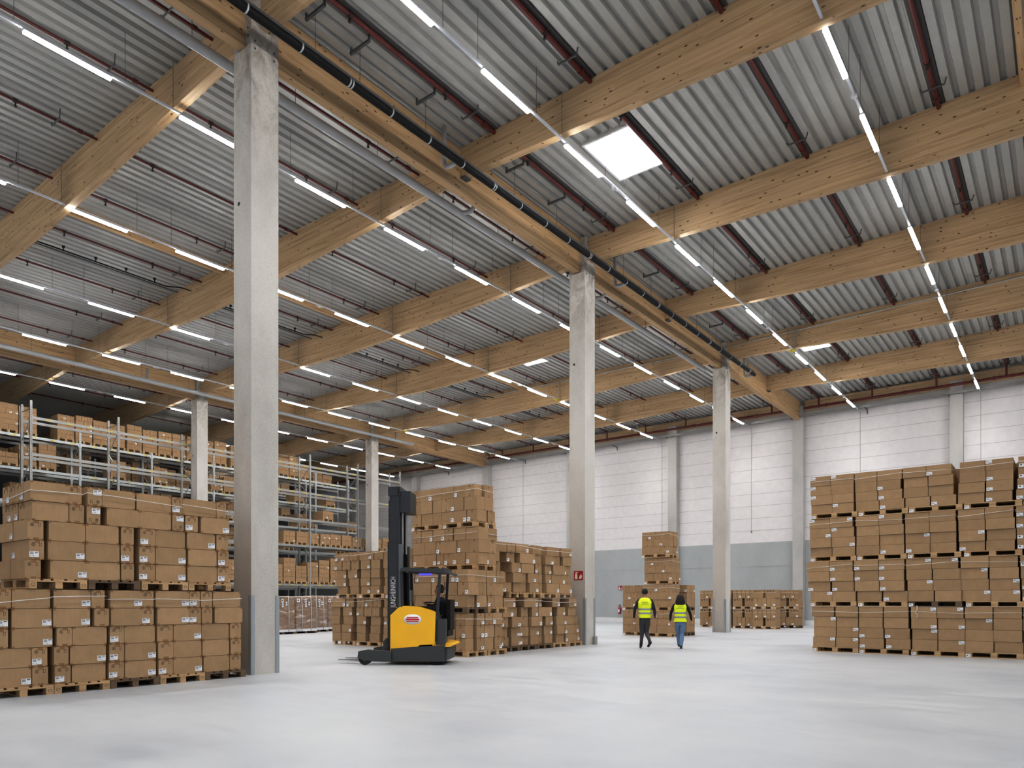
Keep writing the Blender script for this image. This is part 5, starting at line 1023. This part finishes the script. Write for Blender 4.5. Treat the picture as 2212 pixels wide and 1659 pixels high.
def person(label, loc, rz, P):
    t = thing('person', label, 'person', loc, rz, 'people walking away')
    k = P['k']
    J = []; E = []
    def j(x, y, z, r): J.append(((x, y, z), r)); return len(J)-1
    pel = j(0, 0, .93*k, (.155*k*P['hip'], .115*k))
    wai = j(0, .01, 1.08*k, (.135*k, .10*k)); che = j(0, .01, 1.28*k, (.150*k, .115*k)); up = j(0, 0, 1.42*k, (.135*k, .095*k))
    nk = j(0, .01, 1.53*k, (.055*k, .055*k)); hd0 = j(0, .03, 1.60*k, (.070*k, .08*k)); hd1 = j(0, .03, 1.69*k, (.078*k, .098*k)); hd2 = j(0, .015, 1.765*k, (.05*k, .06*k))
    nose = j(0, .125*k, 1.655*k, .014*k)
    E += [(pel, wai), (wai, che), (che, up), (up, nk), (nk, hd0), (hd0, hd1), (hd1, hd2), (hd0, nose)]
    for s in (-1, 1):
        ear = j(s*.082*k, .02, 1.655*k, .016*k); E.append((hd1, ear))
        sh = j(s*.20*k, 0, 1.44*k, .06*k); E.append((up, sh))
        ex, ey, ez = P['elbow'][s]; wx, wy, wz = P['wrist'][s]
        el = j(ex, ey, ez, .046*k); fa = j((ex*.55+wx*.45), (ey*.55+wy*.45), ez*.55+wz*.45, .044*k); wr = j(wx, wy, wz, .030*k)
        E += [(sh, el), (el, fa), (fa, wr)]
        HJ, HE = hand(t, (wx, wy, wz), (wx-ex, wy-ey, wz-ez), -s, k)
        b = len(J); J += [(tuple(q), r) for q, r in HJ]; E += [(a+b, c+b) for a, c in HE]; E.append((wr, b))
        hp = j(s*.092*k, 0, .88*k, .098*k*P['hip']); E.append((pel, hp))
        kx, ky, kz = P['knee'][s]; ax, ay, az = P['ankle'][s]; tx, ty, tz = P['toe'][s]
        th = j((s*.09*k+kx)/2, ky/2, (.88*k+kz)/2, (.097*k*P['hip'], .092*k*P['hip'])); kn = j(kx, ky, kz, .070*k); ca = j((kx*.6+ax*.4), (ky*.6+ay*.4-.02), kz*.6+az*.4, .060*k*P['calf']); an = j(ax, ay, az, .048*k*P['calf'])
        ft = j((ax+tx)/2, (ay+ty)/2, (az+tz)/2*.9, (.042*k, .040*k)); to = j(tx, ty, tz, (.040*k, .030*k)); hl = j(ax-(tx-ax)*.3, ay-(ty-ay)*.3, az-.045*k+(az-tz)*.15, .036*k)
        E += [(hp, th), (th, kn), (kn, ca), (ca, an), (an, ft), (ft, to), (an, hl)]
    mats = ['skin', P['top'], P['legs'], 'boots']
    lim = P['shoe']
    def fm(c):
        x, y, z = c
        for s in (-1, 1):
            wx, wy, wz = P['wrist'][s]
            if (Vector(c)-Vector((wx, wy, wz-.06))).length < .15 and z < wz+.005 and abs(x) > .16*k: return 0
            ax, ay, az = P['ankle'][s]
            if (Vector(c)-Vector((ax, ay, az))).length < .28 and s*(x-(P['ankle'][-1][0]+P['ankle'][1][0])/2) > 0 and z < az+lim: return 3
        if z > 1.515*k: return 0
        if z > .93*k or abs(x) > .2*k: return 1
        return 2
    body = skin_body('body', J, E, t, mats, fm)
    t.location.z = -min(v.co.z for v in body.data.vertices)
    # high-visibility vest: open shell around the torso
    v = MB(); n = 28
    prof = [(.90*k-.02, .184*P['hip'], .152), (1.0*k, .187, .146), (1.1*k, .19, .142), (1.28*k, .20, .15), (1.40*k, .213, .142), (1.475*k, .175, .11), (1.52*k, .085, .085)]
    zb = P['vest_bottom']; prof[0] = (zb, prof[0][1], prof[0][2])
    v.loft([superell(0, .005, z, a*k, b*k, n, 2.5) for z, a, b in prof], 0, True, False)
    vo = v.build('safety_vest', ['vest'], t)
    def width(z):
        for (z0, a0, b0), (z1, a1, b1) in zip(prof, prof[1:]):
            if z0 <= z <= z1: f = (z-z0)/(z1-z0); return a0+(a1-a0)*f, b0+(b1-b0)*f
        return prof[0][1:]
    for zc in P['bands']:
        rg = []
        for dz in (-.026, .026):
            a, b = width(zc+dz); rg.append(superell(0, .005, zc+dz, a*k+.004, b*k+.004, n, 2.5))
        MB().loft(rg, 0, True, False).build('reflective_band', 'reflect', vo)
    for q, (tz, wd) in enumerate(((1.385*k, .075), (1.33*k, .115))):
        a, b = width(tz); g = MB()
        x = -wd
        while x < wd: g.box(x, x+.012, -b*k-.001, -b*k+.006, tz-.010, tz+.010); x += .018
        g.build('print_line', 'vest_ink', vo)
    # hair
    h = MB()
    if P['hair'] == 'short':
        h.loft([ell(0, .0, z*k, a*k, b*k, 18) for z, a, b in ((1.625, .06, .07), (1.65, .086, .096), (1.69, .094, .108), (1.74, .088, .102), (1.78, .066, .078), (1.797, .03, .035))])
        h.v = [(x, y-.012-(.0 if y < .03 else .05*min(1, (1.72*k-z)/.06) if z < 1.72*k else 0), z) for x, y, z in h.v]
    else:
        h.loft([ell(0, y, z*k, a*k, b*k, 18) for z, a, b, y in ((1.44, .05, .02, -.085), (1.455, .145, .05, -.08), (1.53, .158, .085, -.055), (1.62, .138, .112, -.02), (1.70, .118, .124, -.005), (1.76, .092, .102, 0), (1.80, .045, .05, 0))])
    h.build('hair', 'hair', t)
    return t
k = 1.01
person('man in yellow safety vest and dark trousers walking away, left of the woman', (-10.12, 19.6, 0), R(27.4), dict(k=k, hip=.93, calf=.95, top='fabric_dk', legs='grey_jeans', hair='short', shoe=.10, vest_bottom=.93, bands=(1.19, 1.07),
    elbow={-1: (-.30, -.04, 1.16), 1: (.285, -.05, 1.16)}, wrist={-1: (-.325, .05, .915), 1: (.30, .01, .91)},
    knee={-1: (-.08, .05, .50), 1: (.045, .06, .47)}, ankle={-1: (-.115, .05, .095), 1: (.16, -.30, .22)}, toe={-1: (-.135, .20, .035), 1: (.09, -.15, .06)}))
k = .915
person('woman with long dark hair in yellow safety vest and blue jeans, walking away', (-9.16, 20.0, 0), R(24.7), dict(k=k, hip=1.16, calf=1.25, top='fabric_blk', legs='jeans', hair='long', shoe=.02, vest_bottom=.82, bands=(1.08, .955),
    elbow={-1: (-.275, -.04, 1.06), 1: (.29, -.03, 1.05)}, wrist={-1: (-.29, .05, .83), 1: (.33, .0, .83)},
    knee={-1: (-.06, .16, .48), 1: (.055, .02, .46)}, ankle={-1: (-.03, .26, .11), 1: (.02, -.08, .09)}, toe={-1: (-.03, .41, .07), 1: (.03, .07, .03)}))

# ------------------------------------------------------------------ reach truck
ft = thing('forklift', 'yellow reach truck with tall dark mast driving left past the carton tower', 'forklift', (-11.886, 11.724, 0), R(-147.1))
def fp(mb, name, mats, parent=ft): return mb.build(name, mats, parent)
# chassis and straddle legs (local x = forks, y = left side towards the camera)
mb = MB(); mb.prism([(-.78, .08), (.42, .08), (.42, .36), (-.10, .40), (-.78, .44)], -.62, .62)
mb.prism([(-.82, .10), (-.78, .08), (-.78, .44), (-.84, .36)], -.55, .55); fp(mb, 'chassis', 'fl_grey')
for s in (-1, 1):
    mb = MB(); mb.prism([(.40, .07), (1.02, .10), (1.16, .16), (1.14, .30), (.95, .34), (.40, .30)], s*.62-.07, s*.62+.07); leg = fp(mb, 'load_leg', 'fl_grey')
    mb = MB(); mb.tube((1.0, s*.62-.055, .14), (1.0, s*.62+.055, .14), .14, 20); mb.tube((1.0, s*.62-.06, .14), (1.0, s*.62+.06, .14), .05, 12, 1); mb.build('load_wheel', ['rubber', 'galv'], leg)
mb = MB(); mb.tube((-.55, .2, .17), (-.55, .5, .17), .17, 20); mb.tube((-.55, .19, .17), (-.55, .51, .17), .06, 12, 1); fp(mb, 'drive_wheel', ['rubber', 'galv'])
mb = MB(); mb.tube((-.55, -.5, .13), (-.55, -.3, .13), .13, 20); mb.tube((-.55, -.51, .13), (-.55, -.29, .13), .05, 12, 1); fp(mb, 'caster_wheel', ['rubber', 'galv'])
# yellow body: battery hood facing the camera side
mb = MB(); mb.prism([(.44, .30), (-.02, .30), (-.22, .44), (-.56, .46), (-.58, 1.17), (-.50, 1.21), (-.22, 1.29), (.12, 1.31), (.26, 1.27), (.44, 1.10)], .02, .60)
mb.prism([(.46, .45), (-.56, .45), (-.58, 1.0), (.44, 1.0)], -.60, .02); fp(mb, 'body', 'fl_yellow')
mb = MB(); mb.prism([(-.50, .40), (-.50, .52), (-.90, .48), (-.94, .44), (-.90, .40)], -.58, .58); fp(mb, 'rear_bumper', 'fl_yellow')
# oval badge on the near side with red lettering
mb = MB(); n = 28; cx, cz = -.06, 1.01
ring = [(cx+.20*math.cos(2*PI*i/n), .6012, cz+.115*math.sin(2*PI*i/n)) for i in range(n)]; ring2 = [(a, .604, c_) for a, b, c_ in ring]
mb.loft([ring, ring2]); bd = fp(mb, 'badge', 'label')
g = MB()
for r0, z0, z1 in ((.13, .035, .055), (.15, -.02, .02), (.13, -.055, -.035)): g.box(cx-r0, cx+r0, .604, .6055, cz+z0, cz+z1)
g.build('badge_print', 'logo_red', bd)
# mast: two stages of channel profiles with cross members, chains and cylinders
for s in (-1, 1):
    mb = MB(); y = s*.36
    mb.box(.30, .56, y-.012, y+.012, .12, 2.75); mb.box(.54, .56, y-.07*(s > 0)-.0, y+.07*(s < 0)+.012, .12, 2.75); mb.box(.30, .32, y-.07*(s > 0), y+.07*(s < 0)+.012, .12, 2.75)
    mb.box(.22, .30, y-.05, y+.05, .12, 2.70, 1)
    fp(mb, 'outer_mast', ['fl_mast', 'fl_mast_lt'])
    mb = MB(); y = s*.29; mb.box(.33, .53, y-.035, y+.035, .25, 3.98); mb.box(.30, .34, y-.05, y+.05, 2.0, 3.98); fp(mb, 'inner_mast', 'fl_mast')
    mb = MB(); mb.tube((.27, s*.17, .2), (.27, s*.17, 2.5), .045, 12, 0).tube((.27, s*.17, 2.5), (.27, s*.17, 3.75), .028, 12, 1); fp(mb, 'lift_cylinder', ['black', 'galv'])
for z in (.35, 1.25, 2.15, 3.05): fp(MB().box(.36, .50, -.30, .30, z, z+.12), 'cross_member', 'fl_mast')
fp(MB().box(.28, .56, -.34, .34, 3.80, 4.0), 'mast_head', 'fl_mast'); fp(MB().box(.06, .32, -.30, .30, 3.42, 3.90), 'mast_motor_box', 'fl_mast')
fp(MB().box(.34, .37, -.1, .1, .4, 3.8), 'chain', 'black'); fp(MB().box(.47, .56, -.27, .27, .35, 3.7), 'chain_guard', 'black')
text_mesh('JUNGHEINRICH', .16, 'white', 'mast_lettering', ft, (.43, .373, 1.62), (R(90), R(-90), R(180)), .001, 'CENTER', .62)
# fork carriage and forks
mb = MB(); mb.box(.56, .64, -.36, .36, .08, .55); mb.box(.56, .60, -.40, .40, .5, .58); fp(mb, 'fork_carriage', 'fl_grey')
for s in (-1, 1):
    mb = MB(); mb.prism([(.64, .05), (1.72, .075), (1.74, .085), (.70, .10), (.68, .52), (.64, .52)], s*.26-.06, s*.26+.06); fp(mb, 'fork', 'steel_dk')
# overhead guard on posts, blue lamp
mb = MB()
mb.prism([(.22, 2.08), (.22, 2.15), (.10, 2.17), (-.70, 2.11), (-.88, 2.05), (-.88, 2.0), (-.70, 2.05)], -.56, .56)
for i in range(6): mb.box(-.75+i*.16, -.70+i*.16, -.55, .55, 2.05, 2.16)
g = fp(mb, 'overhead_guard', 'fl_grey')
for x0, x1, y in ((.18, .22, .5), (.18, .22, -.5), (-.60, -.66, .52), (-.60, -.66, -.52)):
    fp(MB().bar((x0, y, 1.1 if x0 > 0 else 1.0), (x1, y, 2.1), .06, .05), 'guard_post', 'fl_mast')
MB().box(-.48, -.19, .50, .56, 1.99, 2.03).build('blue_spot_lamp', 'blue_lamp', g)
# cab: seat, console, steering wheel, side panel
mb = MB(); mb.box(-.80, -.42, -.45, .25, .62, .76); mb.prism([(-.62, .76), (-.50, .76), (-.46, 1.38), (-.56, 1.40)], -.30, .30) if False else mb.box(-.84, -.74, -.40, .22, .76, 1.45); fp(mb, 'seat', 'black')
mb = MB(); mb.box(-.60, -.15, .02, .50, 1.18, 1.30); mb.box(-.25, -.05, -.45, .0, 1.0, 1.22); fp(mb, 'control_console', 'black')
mb = MB(); n = 20
pts = [(-.36+.13*math.cos(2*PI*i/n), .18+.13*math.sin(2*PI*i/n), 1.36+.03*math.sin(2*PI*i/n)) for i in range(n+1)]
mb.path(pts, .014, 8); mb.tube((-.36, .18, 1.29), (-.36, .18, 1.36), .02, 8); fp(mb, 'steering_wheel', 'rubber')
mb = MB(); mb.box(-.80, -.58, .40, .60, .45, 1.02); mb.box(-.64, -.58, -.6, .6, .45, 1.1); fp(mb, 'cab_panel', 'fl_grey')
mb = MB(); mb.box(.02, .05, .12, .42, 1.42, 1.66); mb.bar((.03, .27, 1.28), (.03, .27, 1.45), .03, .03); fp(mb, 'display', 'fl_mast_lt')
# driver (sits in the truck, sideways on the seat)
def driver():
    t = thing('person', 'driver in dark clothes seated in the cab of the yellow reach truck', 'person', (-11.886, 11.724, 0), R(-147.1))
    J = []; E = []
    def j(x, y, z, r): J.append(((x, y, z), r)); return len(J)-1
    ox = -.58
    pel = j(ox, -.08, .93, (.17, .16)); wai = j(ox, -.07, 1.08, (.16, .15)); che = j(ox+.01, -.06, 1.30, (.18, .15)); up = j(ox+.02, -.05, 1.42, (.13, .10)); nk = j(ox+.03, -.04, 1.52, .055)
    h0 = j(ox+.05, -.03, 1.60, (.075, .08)); h1 = j(ox+.05, -.03, 1.69, (.085, .09)); h2 = j(ox+.03, -.03, 1.77, .055); ns = j(ox+.155, -.03, 1.65, .013)
    E += [(pel, wai), (wai, che), (che, up), (up, nk), (nk, h0), (h0, h1), (h1, h2), (h0, ns)]
    for s in (-1, 1):
        sh = j(ox+.02, -.05+s*.19, 1.43, .06); el = j(ox+.10, -.04+s*.26, 1.20, .048); wr = j(ox+.28, .10+s*.14, 1.34, .032)
        E += [(up, sh), (sh, el), (el, wr)]
        HJ, HE = hand(t, (ox+.28, .10+s*.14, 1.34), (.18, .14-s*.12, .1), s, .95); b = len(J); J += [(tuple(q), r) for q, r in HJ]; E += [(a+b, c_+b) for a, c_ in HE]; E.append((wr, b))
        hp = j(ox+.02, -.08+s*.10, .88, .10); kn = j(ox+.42, -.06+s*.13, .92, .068); an = j(ox+.40, -.06+s*.13, .56, .05); to = j(ox+.55, -.06+s*.13, .52, (.042, .034))
        E += [(pel, hp), (hp, kn), (kn, an), (an, to)]
    def fm(c):
        if c[2] > 1.51: return 0
        if c[0] > ox+.27 and c[2] > 1.24: return 0
        return 1 if c[2] > .98 else 2
    skin_body('body', J, E, t, ['skin', 'fabric_dk', 'grey_jeans'], fm)
    h = MB(); h.loft([ell(ox+.02, -.03, z, a, b, 16) for z, a, b in ((1.60, .07, .075), (1.65, .095, .09), (1.71, .10, .098), (1.76, .088, .09), (1.80, .05, .05))]); h.v = [(x-(.05 if x > ox+.05 and z < 1.72 else 0), y, z) for x, y, z in h.v]
    h.build('hair', 'hair', t)
driver()

# ------------------------------------------------------------------ signs and extinguisher
def fire_sign(name, label, loc, rz, w, h):
    t = thing(name, label, 'sign', loc, rz)
    MB().box(-w/2, w/2, -.012, 0, -h/2, h/2).build('panel', 'red_sign', t)
    e = -.0135
    g = MB()
    cx = -w*.24; bw = w*.14
    g.box(cx-bw, cx+bw, e, -.012, -h*.42, h*.12); g.box(cx-bw*.8, cx+bw*.8, e, -.012, h*.14, h*.20); g.box(cx-bw*.4, cx+bw*.4, e, -.012, h*.20, h*.30)
    g.bar((cx-bw*.9, e+.0007, h*.36), (cx+bw*1.2, e+.0007, h*.30), .0014, h*.05); g.bar((cx+bw*.3, e+.0007, h*.28), (cx+bw*1.5, e+.0007, h*.38), .0014, h*.05)
    g.build('extinguisher_pictogram', 'sign_white', t)
    g = MB(); fx = w*.22
    for k, (dx, z0, z1, wd) in enumerate(((-.10, -.40, .0, .07), (.0, -.40, .22, .08), (.09, -.36, .10, .07), (.14, -.30, -.02, .05))):
        x = fx+dx*w
        g.add([(x-wd*w, e, z0*h), (x+wd*w*.6, e, z0*h), (x+wd*w*1.2, e, (z0+z1)/2*h), (x+wd*w*.7, e, z1*h), (x-wd*w*.2, e, (z0*.4+z1*.6)*h)], [(0,1,2,3,4)])
    g.build('flame_pictogram', 'sign_white', t)
    return t
fire_sign('fire_extinguisher_sign', 'red fire sign with flame and extinguisher on second concrete column', (-12.76, 19.82-.001, 2.26), 0, .32, .32) if False else None
s_ = fire_sign('fire_extinguisher_sign', 'red fire sign with flame and extinguisher on second concrete column', (-12.62, 19.819, 2.26), 0, .34, .29)
fire_sign('fire_extinguisher_sign', 'small red fire sign on the far wall above the extinguisher', (-24.75, YW-.025, 2.37), 0, .30, .30)
t = thing('fire_extinguisher', 'red fire extinguisher hung on the far concrete wall', 'extinguisher', (-24.75, YW-.16, .55))
mb = MB(); mb.loft([ell(0, 0, z, r, r, 18) for z, r in ((0, .07), (.015, .085), (.42, .085), (.48, .07), (.53, .035), (.55, .03))]); mb.build('cylinder', 'ext_red', t)
MB().box(-.05, .05, -.087, -.084, .14, .32).build('instruction_label', 'label', t)
MB().tube((0, 0, .55), (0, 0, .60), .025, 10).box(-.02, .10, -.015, .015, .60, .62).bar((-.02, 0, .62), (.10, 0, .67), .025, .012).build('valve_handle', 'black', t)
MB().path([(0, 0, .59), (.10, -.02, .63), (.155, -.03, .52), (.14, -.03, .3), (.11, -.03, .10), (.10, -.03, .02)], .014, 8).build('hose', 'black', t)
MB().box(-.04, .04, .06, .16, .36, .42).build('wall_bracket', 'steel_dk', t)
# small junction box at the foot of the sign column
tag(MB().box(-12.36, -12.28, 20.28, 20.44, 0.0, .26).build('floor_socket_post', 'galv', None, (-12.32, 20.36, 0)), 'small grey box on floor at the foot of the sign column', 'box')
